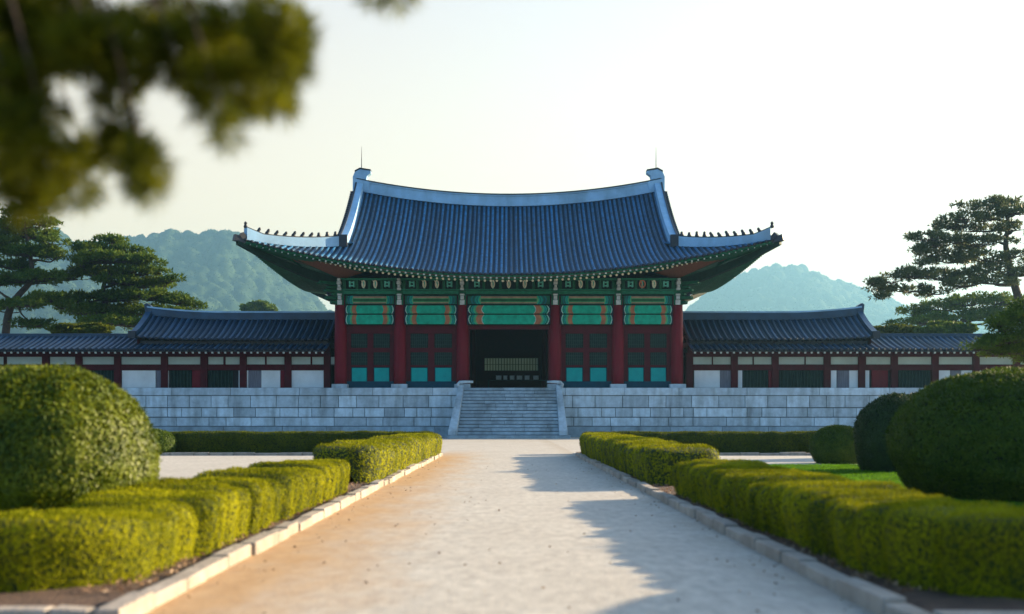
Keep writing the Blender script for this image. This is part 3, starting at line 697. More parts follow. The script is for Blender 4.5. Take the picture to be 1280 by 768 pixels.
for i in range(NS):
    za = 0.24 + (TZ - 0.24) * i / NS; zb = 0.24 + (TZ - 0.24) * (i + 1) / NS; ya = y0s + (y1s - y0s) * i / NS
    mb = MB(); x = -4.1; xr = 4.0
    while x < xr:
        ww = min(random.uniform(1.6, 4.2), xr - x); 
        if xr - x - ww < 0.6: ww = xr - x
        jx = random.uniform(-0.015, 0.015); mb.box(x + 0.012, x + ww - 0.012, ya + jx, 91.25, za + 0.045, zb - (0.0 if i < NS - 1 else -0.003) + random.uniform(-.012, .004)); x += ww
    mb.build('step', M['stone_step'], stc, bevel=0.015)
    MB().box(-4.1, 4.0, ya + 0.1, 91.24, za - 0.02, zb - 0.03).build('step_bed', M['joint'], stc)
for sx, xa, xb, xt0, xt1 in ((-1, PX(560, 85), PX(571, 85), PX(573.5, 91), PX(580, 91)), (1, PX(699, 85), PX(709.5, 85), PX(695, 91), PX(702, 91))):
    v = []
    for (y, z, p, q) in ((85.0, 0.243, xa, xb), (85.0, 0.62, xa, xb), (91.1, TZ + 0.28, xt0, xt1), (91.1, 0.243, xt0, xt1)): v += [(p, y, z), (q, y, z)]
    mb = MB().add(v, [(0, 1, 3, 2), (2, 3, 5, 4), (4, 5, 7, 6), (0, 2, 4, 6), (1, 7, 5, 3), (0, 6, 7, 1)])
    mb.build('stair_kerb', M['stone'], stc, bevel=0.05)
    # scroll stone on top
    xm = (xt0 + xt1) / 2; mb = MB()
    pts = [(xm + sx * 0.22, 91.0, TZ + 0.05), (xm + sx * 0.30, 91.0, TZ + 0.3), (xm + sx * 0.15, 91.0, TZ + 0.47), (xm - sx * 0.3, 91.0, TZ + 0.5), (xm - sx * 1.0, 91.0, TZ + 0.5)]
    mb.tube(pts, [0.13, 0.14, 0.14, 0.13, 0.10], 8); mb.box(xm - 0.12, xm + 0.12, 91.25, 91.5, TZ, TZ + 0.4)
    mb.build('scroll_stone', M['stone'], stc, smooth=True)

# ================================================================= SIDE WINGS
def wing(sgn, label, ext, up_end, trans_px, low_px, cols_px):
    root = thing('side_hall', (sgn * 30, 94, TZ), label, 'side hall')
    X0, X1 = 15.6, ext; WYY = 94.0
    Zw = lambda py: PZ(py, WYY)
    def xr(a, b_): return (a, b_) if sgn > 0 else (-b_, -a)
    # low roof
    mb = MB(); rows = []; nr = int((X1 - X0) / 0.52)
    for i in range(nr + 1):
        x = sgn * (X0 + (X1 - X0) * i / nr); rows.append([(x, 91.4 + 4.2 * t, 7.42 + 1.42 * (0.8 * t + 0.2 * t * t)) for t in [k / 5 for k in range(6)]])
    tile_rows(rows, 0.13, mb)
    mb.join(mb.mirror(95.6, 1)); lo = mb.build('lower_roof', [M['tile_wing'], M['tile_dark'], M['tile_pan']], root, smooth=True)
    a, b_ = xr(up_end - 0.3, X1)
    MB().box(a, b_, 95.4, 95.8, 8.75, 9.1).build('ridge', M['tile_wing'], lo, bevel=0.04)
    # upper roof
    mb = MB(); rows = []; nr = int((up_end - X0) / 0.52)
    def rise(x): return 0.38 * max(0, (abs(x) - (up_end - 7)) / 7) ** 2
    for i in range(nr + 1):
        x = X0 + (up_end - X0) * i / nr; rows.append([(sgn * x, 92.7 + 4.4 * t, 8.35 + rise(x) * 0.6 + (2.15 + rise(x) * 0.6) * (0.7 * t + 0.3 * t * t)) for t in [k / 9 for k in range(10)]])
    tile_rows(rows, 0.14, mb); 
    mb.join(mb.mirror(97.1, 1)); up = mb.build('upper_roof', [M['tile_wing'], M['tile_dark'], M['tile_pan']], root, smooth=True)
    pts = [(sgn * x, 97.1, 10.45 + rise(x) * 1.2) for x in [X0 + (up_end + 0.05 - X0) * i / 20 for i in range(21)]]
    MB().sweep(pts, 0.5, 0, 0.62).build('ridge', M['tile_wing'], up)
    MB().sweep(pts, 0.6, 0.621, 0.76).build('ridge_cap', M['ridge'], up)
    p = Vector(pts[-1]); MB().prism([(p.x - sgn * 0.5, p.z), (p.x + sgn * 0.15, p.z), (p.x + sgn * 0.25, p.z + 0.9), (p.x + sgn * 0.05, p.z + 1.05), (p.x - sgn * 0.35, p.z + 0.82)], 96.8, 97.4).build('ridge_finial', M['tile_wing'], up, bevel=0.04)
    for bk in (0, 1):
        pts = [(sgn * (up_end - 0.1), y if not bk else 194.2 - y, z) for (x, y, z) in rows[-1]]
        MB().sweep(pts, 0.5, 0, 0.42, side=Vector((1, 0, 0))).build('descending_ridge', M['tile_wing'], up)
        e = Vector(pts[0]); MB().box(e.x - 0.3, e.x + 0.3, e.y - 0.25, e.y + 0.1, e.z - 0.1, e.z + 0.5).build('ridge_end_tile', M['tile_dark'], up)
    gx = sgn * (up_end - 0.5)
    gb = MB(); gb.grid([[(gx, y, 8.0) for (_, y, z) in rows[-1]] + [(gx, 194.2 - y, 8.0) for (_, y, z) in rows[-1][::-1]], [(gx, y, z - 0.05) for (_, y, z) in rows[-1]] + [(gx, 194.2 - y, z - 0.05) for (_, y, z) in rows[-1][::-1]]])
    gb.build('gable', M['red_dark'], up)
    a, b_ = xr(X0, up_end - 0.6); MB().box(a, b_, 93.2, 101.0, 7.9, 8.3).build('eave_board', M['tile_dark'], up)
    # low eave: soffit, rafters
    a, b_ = xr(X0, X1)
    MB().add([(a, 91.55, 7.30), (b_, 91.55, 7.30), (b_, 94.2, 8.0), (a, 94.2, 8.0)], [(0, 1, 2, 3)]).build('soffit', M['red_dark'], root)
    cnt = int((X1 - X0) / 0.55)
    vis = min(cnt, 70)
    for i in range(vis):
        x = sgn * (X0 + 0.2 + 0.55 * i)
        q = MB().beam((x, 91.62, 7.18), (x, 94.0, 7.82), 0.17, 0.17, 0); q.beam((x, 91.60, 7.175), (x, 91.618, 7.18), 0.17, 0.17, 1)
        q.build('rafter', [M['red_dark'], M['ivory_grey']], root)
    MB().box(a, b_, 91.5, 91.6, 7.24, 7.36).build('fascia_board', M['tile_dark'], root)
    # wall body
    MB().box(a, b_, 94.3, 94.5, TZ, 7.9).box(a, b_, 100.5, 100.8, TZ, 8.6).build('wall', M['black'], root)
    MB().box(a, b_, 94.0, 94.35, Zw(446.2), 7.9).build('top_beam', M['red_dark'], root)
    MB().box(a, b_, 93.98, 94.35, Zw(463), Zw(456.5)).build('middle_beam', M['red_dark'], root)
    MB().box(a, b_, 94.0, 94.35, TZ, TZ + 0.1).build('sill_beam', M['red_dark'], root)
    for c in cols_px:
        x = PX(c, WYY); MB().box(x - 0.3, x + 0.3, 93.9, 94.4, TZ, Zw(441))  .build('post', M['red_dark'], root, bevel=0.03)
    for c0, c1 in trans_px:
        w_ = MB().box(PX(c0, WYY), PX(c1, WYY), 94.12, 94.25, Zw(456.4), Zw(446.3), 0); o = w_.build('transom_window', M['trans'], root)
        fr_ = MB(); x0, x1 = PX(c0, WYY), PX(c1, WYY)
        fr_.box(x0 - 0.08, x0, 94.05, 94.25, Zw(456.4), Zw(446.3)); fr_.box(x1, x1 + 0.08, 94.05, 94.25, Zw(456.4), Zw(446.3)); fr_.box(x0 - 0.002, x1 + 0.002, 94.07, 94.118, Zw(456.38), Zw(455.7)); fr_.build('frame', M['red_dark'], o)
    for c0, c1, kd in low_px:
        x0, x1 = PX(c0, WYY), PX(c1, WYY); z0 = TZ + 0.11; z1 = Zw(463.2)
        if kd == 'w': MB().box(x0, x1, 94.08, 94.29, z0, z1).build('plaster_panel', M['plaster'], root)
        elif kd == 'b': MB().box(x0, x1, 94.1, 94.29, z0, z1).build('board_panel', M['board'], root)
        elif kd == 'g':
            q = MB().box(x0, x1, 94.2, 94.29, z0, z1, 0)
            nn = max(2, int((x1 - x0) / 0.28))
            for k in range(nn + 1): xx_ = x0 + (x1 - x0) * k / nn; q.box(xx_ - 0.03, xx_ + 0.03, 94.12, 94.199, z0, z1, 1)
            q.build('lattice_door', [M['green_dark'], M['lattice']], root)
        elif kd == 'r': MB().box(x0, x1, 94.05, 94.29, z0, z1).build('door_post', M['red'], root)
    return root
wing(-1, 'blue tiled side hall left of the palace hall with white plaster panels', 51, 32.4,
     [(-50, 4), (8, 52), (62, 96), (101, 143), (151, 202), (209, 250), (260, 279), (281.5, 300), (308, 331), (333, 356), (363, 388), (390, 406), (413, 419)],
     [(-40, 10, 'w'), (20, 56, 'g'), (62, 98, 'g'), (107, 143, 'g'), (152, 194, 'w'), (195, 203, 'b'), (203.5, 210, 'w'), (213, 238, 'g'), (240, 256, 'r'), (259, 290, 'g'), (298, 310, 'w'), (310.5, 326, 'b'), (326.5, 350, 'w'), (350.5, 357, 'r'), (363, 405, 'w')],
     [57, 98.5, 147, 205.5, 255, 304, 360, 409])
wing(1, 'blue tiled side hall right of the palace hall, partly behind the dark pine', 51, 31.6,
     [(865, 890), (891.5, 914), (922, 941), (942.5, 966), (972, 1006), (1007.5, 1030), (1038, 1075), (1083, 1115), (1121, 1166), (1172, 1216), (1223, 1268), (1274, 1320)],
     [(868, 900, 'w'), (900.5, 921, 'b'), (921.5, 928, 'w'), (930, 960, 'g'), (961, 971, 'r'), (972, 1031, 'g'), (1038, 1046, 'w'), (1047, 1062, 'b'), (1062, 1075, 'w'), (1079, 1087, 'w'), (1090, 1110, 'r'), (1121, 1162, 'g'), (1169, 1188, 'w'), (1189, 1201, 'b'), (1202, 1227, 'w'), (1232, 1300, 'g')],
     [862, 918, 969, 1034, 1077, 1118, 1169, 1220, 1271])

# ================================================================= VEGETATION
L = {}
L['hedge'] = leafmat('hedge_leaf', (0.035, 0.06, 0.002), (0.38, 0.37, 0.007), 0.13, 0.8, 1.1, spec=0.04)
L['hedge_far'] = leafmat('far_hedge_leaf', (0.028, 0.05, 0.003), (0.10, 0.12, 0.006), 0.2, 0.7, 1.5, spec=0.1)
L['dome'] = leafmat('broad_leaf', (0.012, 0.04, 0.002), (0.16, 0.19, 0.006), 0.22, 0.5, 2.6, spec=0.2)
L['domemid'] = leafmat('mid_shrub_leaf', (0.022, 0.055, 0.004), (0.08, 0.12, 0.008), 0.2, 0.6, 3.0, spec=0.15)
L['domedark'] = leafmat('dark_shrub_leaf', (0.012, 0.028, 0.008), (0.035, 0.065, 0.012), 0.12, 0.55, 3.0, spec=0.2)
L['pine'] = leafmat('pine_needle', (0.02, 0.065, 0.010), (0.11, 0.16, 0.016), 0.25, 0.6, 0.35, spec=0.1)
L['pinedk'] = leafmat('dark_pine_needle', (0.03, 0.05, 0.015), (0.10, 0.12, 0.03), 0.3, 0.5, 0.35)
L['near'] = leafmat('near_pine_needle', (0.018, 0.032, 0.003), (0.115, 0.128, 0.004), 0.42, 0.6, 5.0, spec=0.1)
core_g = mat('shaded_foliage_core', (0.02, 0.032, 0.002), 0.95, 0.4, 8)  # core darker than the leaves: crevice shade painted into its colour
core_d = mat('shaded_dark_foliage_core', (0.012, 0.02, 0.006), 0.95, 0.4, 8)  # darker core for some shrubs, gap shade painted in likewise

def surf_scatter(V, nu, nv, count, size, aspect, spread, off, closed=False, bias=None):
    """V grid (nu,nv,3): area-weighted random leaves over it"""
    A = V[:-1, :-1]; Bq = V[1:, :-1]; Cq = V[1:, 1:]; D = V[:-1, 1:]
    nr = np.cross(Cq - A, D - Bq); ar = np.linalg.norm(nr, axis=2); nrm = nr / (ar[..., None] + 1e-9)
    pr = ar.ravel() / ar.sum(); idx = rng.choice(len(pr), count, p=pr)
    i, j = np.unravel_index(idx, ar.shape); u = rng.random((count, 1)); v = rng.random((count, 1))
    p = (A[i, j] * (1 - u) + Bq[i, j] * u) * (1 - v) + (D[i, j] * (1 - u) + Cq[i, j] * u) * v
    nn = nrm[i, j]; p = p + nn * rng.normal(0.0, off, (count, 1))
    k = rng.random(count) > 0.03 + 0.62 * np.clip(nn[:, 2], 0, 1)
    v1, f1 = leaf_quads(p[k], nn[k], size, aspect, spread * 0.55, up=0.1, flat=True); v2, f2 = leaf_quads(p[~k], nn[~k], size, aspect * 0.8, spread * 0.6, up=0.25)
    return np.concatenate([v1, v2]), np.concatenate([f1, f2 + len(v1)])

def grid_faces(nu, nv):
    i, j = np.meshgrid(np.arange(nu - 1), np.arange(nv - 1), indexing='ij'); a = (i * nv + j).ravel()
    return np.stack([a, a + nv, a + nv + 1, a + 1], 1)

def foliage_obj(name, V, count, size, aspect, spread, off, leaf, core, label, cat, group=None, inset=0.03, flip=False):
    nu, nv = V.shape[:2]
    if flip: V = V[:, ::-1]
    A = np.gradient(V, axis=0); Bn = np.gradient(V, axis=1); N = np.cross(A, Bn); N /= np.linalg.norm(N, axis=2, keepdims=True) + 1e-9
    C = V - N * inset; C[..., 2] = np.maximum(C[..., 2], 0.0)
    LV, LF = surf_scatter(V, nu, nv, count, size, aspect, spread, off)
    CV = C.reshape(-1, 3); CF = grid_faces(nu, nv)
    allV = np.concatenate([CV, LV]); allF = np.concatenate([CF, LF + len(CV)])
    mi = np.concatenate([np.ones(len(CF)), np.zeros(len(LF))])
    sm = np.concatenate([np.ones(len(CF), bool), np.zeros(len(LF), bool)])
    o = npmesh(name, allV, allF, [leaf, core], mi, smooth=sm)
    return tag(o, label, cat, group)

def hedge(path, width, height, count, size, label, leaf='hedge', bl=0.62, seed=0, group=None, bamp=0.12, endr=0.35, z0=0.05, aspect=0.35, topamp=0.035, wid_f=None, h_f=None, leg_s=None):
    path = [np.array(p, float) for p in path]
    # rounded polyline resample
    segs = []; S = [0]
    for a, b_ in zip(path[:-1], path[1:]): S.append(S[-1] + np.linalg.norm(b_ - a))
    tot = S[-1]; nu = int(tot / 0.07) + 2; nu = min(nu, 420); nv = 30
    def at(s):
        s = min(max(s, 0), tot); k = max(0, min(len(path) - 2, int(np.searchsorted(S, s, 'right')) - 1)); return path[k] + (path[k + 1] - path[k]) * (s - S[k]) / (S[k + 1] - S[k])
    ss = np.linspace(0, tot, nu); rr_ = 0.5
    C = np.array([np.mean([at(s + q) for q in np.linspace(-rr_, rr_, 7)], 0) if rr_ < s < tot - rr_ else at(s) for s in ss])
    T = np.gradient(C, axis=0); T /= np.linalg.norm(T, axis=1, keepdims=True); Nn = np.stack([-T[:, 1], T[:, 0]], 1)
    r2 = np.random.default_rng(seed + 11)
    # scallops: individual shrubs merged in the hedge
    edges = [0.0]
    while edges[-1] < tot: edges.append(edges[-1] + bl * r2.uniform(0.7, 1.35))
    edges = np.array(edges); k = np.clip(np.searchsorted(edges, ss, 'right') - 1, 0, len(edges) - 2)
    q = (ss - edges[k]) / (edges[k + 1] - edges[k]); amp = r2.uniform(0.6, 1.2, len(edges)); hump = np.sqrt(np.clip(1 - (2 * q - 1) ** 2, 0, 1)) * amp[k]
    if leg_s: hump = np.where(ss > leg_s, 0.55 + 0.25 * (hump - 0.6), hump)
    hj = r2.normal(0, topamp, len(edges)); hjs = np.interp(ss, (edges[:-1] + edges[1:]) / 2, hj[:-1])
    dend = np.minimum(ss, tot - ss); e = np.clip(1 - dend / endr, 0, 1); cap = (1 - e ** 2.2) ** (1 / 2.2)
    V = np.zeros((nu, nv, 3)); th = np.linspace(0, math.pi, nv)
    cx = np.sign(np.cos(th)) * np.abs(np.cos(th)) ** 0.28; sz = np.abs(np.sin(th)) ** 0.24
    for i in range(nu):
        wf = wid_f(ss[i] / tot) if wid_f else 1; hf = h_f(ss[i] / tot) if h_f else 1
        hw = (width / 2 * wf + bamp * (hump[i] - 0.75)) * cap[i]; hh = (height * hf + topamp * 1.5 * (hump[i] - 0.6) + hjs[i]) * (0.75 + 0.25 * cap[i])
        # slightly narrower at the base
        ww = hw * (0.90 + 0.10 * np.clip(sz * 1.6, 0, 1)); 
        V[i, :, 0] = C[i, 0] + Nn[i, 0] * cx * ww; V[i, :, 1] = C[i, 1] + Nn[i, 1] * cx * ww; V[i, :, 2] = z0 + hh * sz
    fl = V.reshape(-1, 3); d1 = noise_arr(fl, 2.6, seed); d2 = noise_arr(fl, 9.0, seed + 5)
    A = np.gradient(V, axis=0); Bn = np.gradient(V, axis=1); N = np.cross(A, Bn); N /= np.linalg.norm(N, axis=2, keepdims=True) + 1e-9
    # orient outward
    cc = np.concatenate([C, np.full((nu, 1), height * 0.4)], 1)[:, None, :]
    sg = np.sign(np.sum(N * (V - cc), 2).mean()); N *= sg
    V += N * (0.05 * d1 + 0.012 * d2).reshape(nu, nv, 1); V[..., 2] = np.maximum(V[..., 2], 0.03)
    # end caps: collapse ends
    for idx in (0, -1):
        cpt = V[idx].mean(0); V[idx] = cpt + (V[idx] - cpt) * 0.05
    return foliage_obj('hedge', V, count, size, aspect, 0.75, 0.010, L[leaf], core_g, label, 'hedge', group, inset=0.022, flip=(sg < 0))

HG = None
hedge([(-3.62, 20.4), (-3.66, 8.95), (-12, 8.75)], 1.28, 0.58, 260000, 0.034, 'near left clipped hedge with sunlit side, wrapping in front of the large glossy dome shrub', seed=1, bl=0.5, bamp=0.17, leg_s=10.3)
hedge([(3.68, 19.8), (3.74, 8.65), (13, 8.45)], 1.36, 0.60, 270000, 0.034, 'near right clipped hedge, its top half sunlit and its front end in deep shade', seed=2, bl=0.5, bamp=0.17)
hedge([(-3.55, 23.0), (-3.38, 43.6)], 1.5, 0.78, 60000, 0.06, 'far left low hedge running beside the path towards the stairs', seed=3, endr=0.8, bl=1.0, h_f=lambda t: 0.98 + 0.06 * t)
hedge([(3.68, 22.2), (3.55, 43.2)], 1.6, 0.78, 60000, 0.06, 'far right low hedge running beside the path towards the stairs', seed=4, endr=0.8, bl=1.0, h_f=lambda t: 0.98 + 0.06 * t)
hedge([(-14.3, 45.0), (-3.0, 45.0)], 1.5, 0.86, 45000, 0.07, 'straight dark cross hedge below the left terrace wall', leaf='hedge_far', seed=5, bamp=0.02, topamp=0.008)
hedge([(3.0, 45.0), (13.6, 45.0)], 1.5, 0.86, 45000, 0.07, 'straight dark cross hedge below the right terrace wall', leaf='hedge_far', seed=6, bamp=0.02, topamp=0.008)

def dome(cx, cy, r_, h, count, size, leaf, label, cat='shrub', seed=0, core=core_g, aspect=0.55, amp=0.05, wid=0.30, squash=1.0, group=None):
    nu, nv = 72, 40; V = np.zeros((nu, nv, 3)); ph = np.linspace(0, 2 * math.pi, nu); th = np.linspace(0.02, math.pi * 0.80, nv)
    cz = h - r_ * squash if False else h * 0.48
    for j, t in enumerate(th):
        rad = r_ * np.sin(t) ** 1.0; z = cz + (h - cz) * np.cos(t) if np.cos(t) > 0 else cz + cz * 1.6 * np.cos(t)
        V[:, j, 0] = cx + rad * np.cos(ph); V[:, j, 1] = cy + rad * np.sin(ph); V[:, j, 2] = max(z, 0.02)
    fl = V.reshape(-1, 3); c = np.array([cx, cy, cz]); d_ = fl - c; d_ /= np.linalg.norm(d_, axis=1, keepdims=True)
    k = amp * noise_arr(fl, 1.6, seed) * 1.6 + amp * 0.7 * noise_arr(fl, 5.0, seed + 3); fl = fl + d_ * k[:, None]; V = fl.reshape(nu, nv, 3); V[-1] = V[0]
    return foliage_obj('shrub', V, count, size, aspect, 0.9, 0.022, L[leaf], core, label, cat, group, inset=0.05, flip=True)
dome(-5.32, 12.2, 1.24, 2.0, 95000, 0.05, 'dome', 'large glossy-leaved dome shrub behind the near left hedge', seed=1, amp=0.05)
dome(8.85, 19.0, 2.02, 2.27, 110000, 0.06, 'domemid', 'largest dark dome shrub on the right, at the frame edge', seed=2, core=core_d, amp=0.05)
dome(10.2, 28.5, 1.02, 2.08, 40000, 0.06, 'domedark', 'tall dark egg-shaped shrub standing on the lawn', seed=3, core=core_d, amp=0.03)
dome(10.75, 35.3, 0.85, 1.22, 22000, 0.06, 'domemid', 'small low green shrub beside the tall dark egg-shaped shrub', seed=4, amp=0.03)
dome(15.6, 40.5, 1.5, 2.45, 22000, 0.08, 'domedark', 'dark shrub behind the domes, only its top showing', seed=5, core=core_d)
dome(-14.35, 43.8, 0.85, 1.0, 16000, 0.07, 'domemid', 'small round shrub at the left end of the cross hedge', seed=6, core=core_d)
dome(7.7, 10.6, 1.5, 2.1, 30000, 0.06, 'domedark', 'unseen round shrub in the near right bed, added to shade the hedge', seed=7, core=core_d)  # out-of-view shrub added so its shadow falls on the near hedge

# grass blades on lawn
nb = 140000; px_ = rng.uniform(4.8, 16, nb); py_ = rng.uniform(9, 32.4, nb)
gv, gf = leaf_quads(np.stack([px_, py_, np.full(nb, 0.085)], 1), np.tile([0, 0, 1.0], (nb, 1)), 0.06, 0.18, 0.4)
tag(npmesh('grass', gv, gf, leafmat('grass_blade', (0.03, 0.10, 0.006), (0.08, 0.20, 0.012), 0.35, spec=0.0)), kind='stuff')
# leaf litter and pebbles
nb = 380; xs_ = np.where(rng.random(nb) < 0.55, np.sign(rng.normal(0, 1, nb)) * (2.62 - np.abs(rng.normal(0, 0.35, nb))), rng.uniform(-2.5, 2.5, nb)); ys_ = 7 + 32 * rng.random(nb) ** 1.4
lv, lf = leaf_quads(np.stack([xs_, ys_, np.full(nb, 0.012)], 1), rng.normal(0, 1, (nb, 3)) * [1, 1, 0.15], 0.036, 0.6, 0.2)
lv[:, 2] = np.maximum(lv[:, 2], 0.004)
tag(npmesh('fallen_leaves', lv, lf, leafmat('dry_leaf', (0.10, 0.06, 0.03), (0.22, 0.15, 0.08), 0.1)), kind='stuff')
nb = 2600; sd2 = np.sign(rng.normal(0, 1, nb)); xs_ = sd2 * rng.uniform(2.88, 3.35, nb); ys_ = 8.3 + 30 * rng.random(nb) ** 1.3
lv, lf = leaf_quads(np.stack([xs_, ys_, np.full(nb, 0.09)], 1), rng.normal(0, 1, (nb, 3)) * [1, 1, 0.4], 0.05, 0.45, 0.4)
tag(npmesh('leaf_litter', lv, lf, leafmat('litter_leaf', (0.13, 0.06, 0.03), (0.34, 0.22, 0.12), 0.1)), kind='stuff')

# ---- pines
def pine(name, Y, trunk_px, pads, label, leaf='pine', tuft=0.36, dens=1.0, r0=0.45, seed=0, group=None, extra=None, z_ground=TZ, tw=0.10, crs=1.0):
    """trunk_px: polyline of image points at depth Y; pads: (px,py,rx,ry) flat foliage clouds, given true depth in metres"""
    r2 = np.random.default_rng(seed); rd = random.Random(seed)
    s = Y / F; tp = [P(a, b_, Y) for a, b_ in trunk_px]; tp[0].z = z_ground
    base = Vector((tp[0].x, Y, z_ground)); root = thing(name, base, label, 'pine tree', group)
    tr = MB(); n_ = len(tp)
    # smooth the trunk
    fine = []
    for i in range(n_ - 1):
        for k in range(5): fine.append(tp[i].lerp(tp[i + 1], k / 5))
    fine.append(tp[-1])
    for _ in range(3): fine = [fine[0]] + [(fine[i - 1] + fine[i] * 2 + fine[i + 1]) / 4 for i in range(1, len(fine) - 1)] + [fine[-1]]
    m_ = len(fine); tr.tube(fine, [r0 * (1 - 0.8 * (i / (m_ - 1))) for i in range(m_)], 9)
    br = MB(); LVs = []; LFs = []; nvt = 0
    nodes = [(fine[i], r0 * (1 - 0.8 * i / m_)) for i in range(int(m_ * 0.3), m_)]
    tx = sum(a for a, b_ in trunk_px) / len(trunk_px)
    for (px, py, rx, ry) in sorted(pads, key=lambda q: abs(q[0] - tx)):
        dpt = rd.uniform(-1, 1) * 0.45 * min(rx * s * 1.6, 5.0)
        c = P(px, py, Y + dpt); c = Vector((c.x, Y + dpt, c.z)); RX = rx * s; RZ = ry * s; RYY = max(RX * 0.75, crs)
        # limb from trunk to pad
        best = min(range(len(nodes)), key=lambda i: (nodes[i][0] - c).length + max(0, nodes[i][0].z - c.z + 0.2) * 1.6 + 0.25 * abs(nodes[i][0].x - base.x))
        a, ra = nodes[best]; e = c + Vector((0, 0, -RZ * 0.5)); Lg = (e - a).length; mid1 = a.lerp(e, 0.35) + Vector((rd.uniform(-.1, .1), rd.uniform(-.1, .1), rd.uniform(-0.16, 0.03))) * Lg; mid2 = a.lerp(e, 0.7) + Vector((rd.uniform(-.08, .08), rd.uniform(-.1, .1), rd.uniform(-0.12, 0.05))) * Lg
        rb_ = max(0.05 if r0 > 0.3 else 0.02, min(ra * 0.75, r0 * 0.42))
        pp = [a, mid1, mid2, e]; fl = []
        for i in range(3):
            for k in range(4): fl.append(pp[i].lerp(pp[i + 1], k / 4))
        fl.append(e)
        for _ in range(2): fl = [fl[0]] + [(fl[i - 1] + fl[i] * 2 + fl[i + 1]) / 4 for i in range(1, len(fl) - 1)] + [fl[-1]]
        br.tube(fl, [rb_ * (1 - 0.75 * i / (len(fl) - 1)) for i in range(len(fl))], 6)
        nodes += [(fl[i], rb_ * (1 - 0.75 * i / (len(fl) - 1))) for i in range(3, len(fl))]
        # twigs and tufts
        ncl = max(5, int(RX * RYY * 2.0 * dens))
        for k in range(ncl):
            an = rd.uniform(0, 2 * math.pi); q = math.sqrt(rd.random()); edge = q
            lump = Vector((math.cos(an) * q * RX, math.sin(an) * q * RYY, RZ * (0.6 * (1 - q * q) + rd.uniform(-0.55, 0.45))))
            cc = c + lump; br.tube([fl[-3 if k % 2 else -1], fl[-1].lerp(cc, 0.5) + Vector((0, 0, -0.15 * crs)), cc + Vector((0, 0, -0.1 * crs))], [0.05 * crs, 0.035 * crs, 0.015 * crs], 4, caps=False)
            cr = crs * rd.uniform(0.45, 0.95) * (0.9 if edge > 0.8 else 1.0); nt_ = int(42 * cr * cr / (tuft / 0.36) ** 1.2)
            d_ = r2.normal(0, 1, (nt_, 3)); d_ /= np.linalg.norm(d_, axis=1, keepdims=True); rad = r2.random((nt_, 1)) ** 0.5
            pos = d_ * rad * [cr, cr, cr * 0.42] + np.array(cc)
            # each tuft: needles radiating
            nn = 5; ctr = np.repeat(pos, nn, 0); dd = np.repeat(d_ * [0.7, 0.7, 0.4] + [0, 0, 0.45], nn, 0) + r2.normal(0, 0.55, (nt_ * nn, 3)); dd /= np.linalg.norm(dd, axis=1, keepdims=True)
            v, f = leaf_quads(ctr + dd * tuft * 0.35, dd, tuft, tw / tuft, 0.05)
            LVs.append(v); LFs.append(f + nvt); nvt += len(v)
    if extra: extra(br)
    tr.build('trunk', M['bark'], root, smooth=True); br.build('branches', M['bark'], root, smooth=True)
    npmesh('crown', np.concatenate(LVs), np.concatenate(LFs), L[leaf], parent=root)
    return root
pine('pine_tree', 112, [(4, 440), (8, 395), (20, 372), (42, 350), (38, 320), (32, 290), (30, 268)],
     [(28, 266, 26, 8), (52, 279, 22, 6), (10, 282, 30, 8), (40, 294, 34, 8), (66, 302, 20, 7), (5, 306, 34, 9), (40, 316, 40, 8), (70, 320, 18, 6), (15, 332, 30, 7), (-20, 300, 30, 14), (30, 349, 42, 9), (-10, 352, 30, 9), (60, 346, 18, 6), (62, 374, 26, 6), (30, 380, 30, 6), (78, 384, 14, 5), (-5, 385, 22, 7), (40, 406, 28, 5), (-20, 330, 30, 12)],
     'tall pine behind the left side hall, cut by the left frame edge', seed=1, tuft=0.42, dens=2.9, tw=0.12)
pine('pine_tree', 116, [(122, 440), (124, 405), (132, 380), (128, 360), (138, 335), (140, 305)],
     [(138, 302, 22, 6), (118, 312, 28, 7), (160, 313, 26, 7), (140, 325, 44, 8), (100, 328, 22, 7), (182, 326, 20, 6), (125, 342, 44, 8), (175, 340, 32, 7), (92, 347, 22, 6), (202, 340, 12, 4), (214, 350, 18, 4), (185, 356, 34, 6), (150, 352, 30, 6), (105, 374, 34, 8), (150, 372, 38, 8), (190, 370, 34, 7), (222, 377, 26, 5), (240, 383, 16, 4), (125, 390, 46, 8), (180, 390, 46, 8), (215, 392, 26, 5), (150, 404, 50, 6)],
     'broad layered dark green pine between the left frame-edge pine and the hill', seed=2, tuft=0.42, dens=2.9, tw=0.12)
pine('pine_tree', 108, [(1290, 440), (1284, 400), (1272, 370), (1262, 335), (1256, 305), (1262, 275), (1250, 258)],
     [(1245, 256, 34, 6), (1215, 258, 20, 5), (1270, 264, 30, 7), (1205, 272, 26, 5), (1240, 272, 30, 5), (1192, 282, 24, 6), (1222, 287, 26, 5), (1270, 285, 24, 7), (1160, 298, 26, 5), (1142, 297, 9, 3), (1172, 306, 22, 5), (1148, 312, 10, 4), (1165, 318, 20, 5), (1195, 325, 34, 7), (1230, 322, 26, 7), (1150, 330, 14, 5), (1140, 343, 30, 6), (1175, 345, 34, 7), (1110, 350, 24, 6), (1215, 342, 26, 6), (1088, 353, 12, 4), (1100, 363, 20, 5), (1135, 362, 26, 6), (1165, 366, 22, 5), (1098, 372, 12, 4), (1192, 301, 26, 6), (1222, 303, 28, 6), (1248, 300, 24, 7), (1205, 312, 24, 5), (1208, 356, 30, 6), (1240, 352, 28, 6), (1262, 342, 26, 7), (1272, 318, 22, 6), (1245, 334, 24, 5), (1300, 300, 30, 14), (1305, 330, 30, 10)],
     'large spreading pine with bare dark branches right of the right side hall roof', leaf='pinedk', seed=3, tuft=0.38, dens=2.0, r0=0.55, tw=0.10)
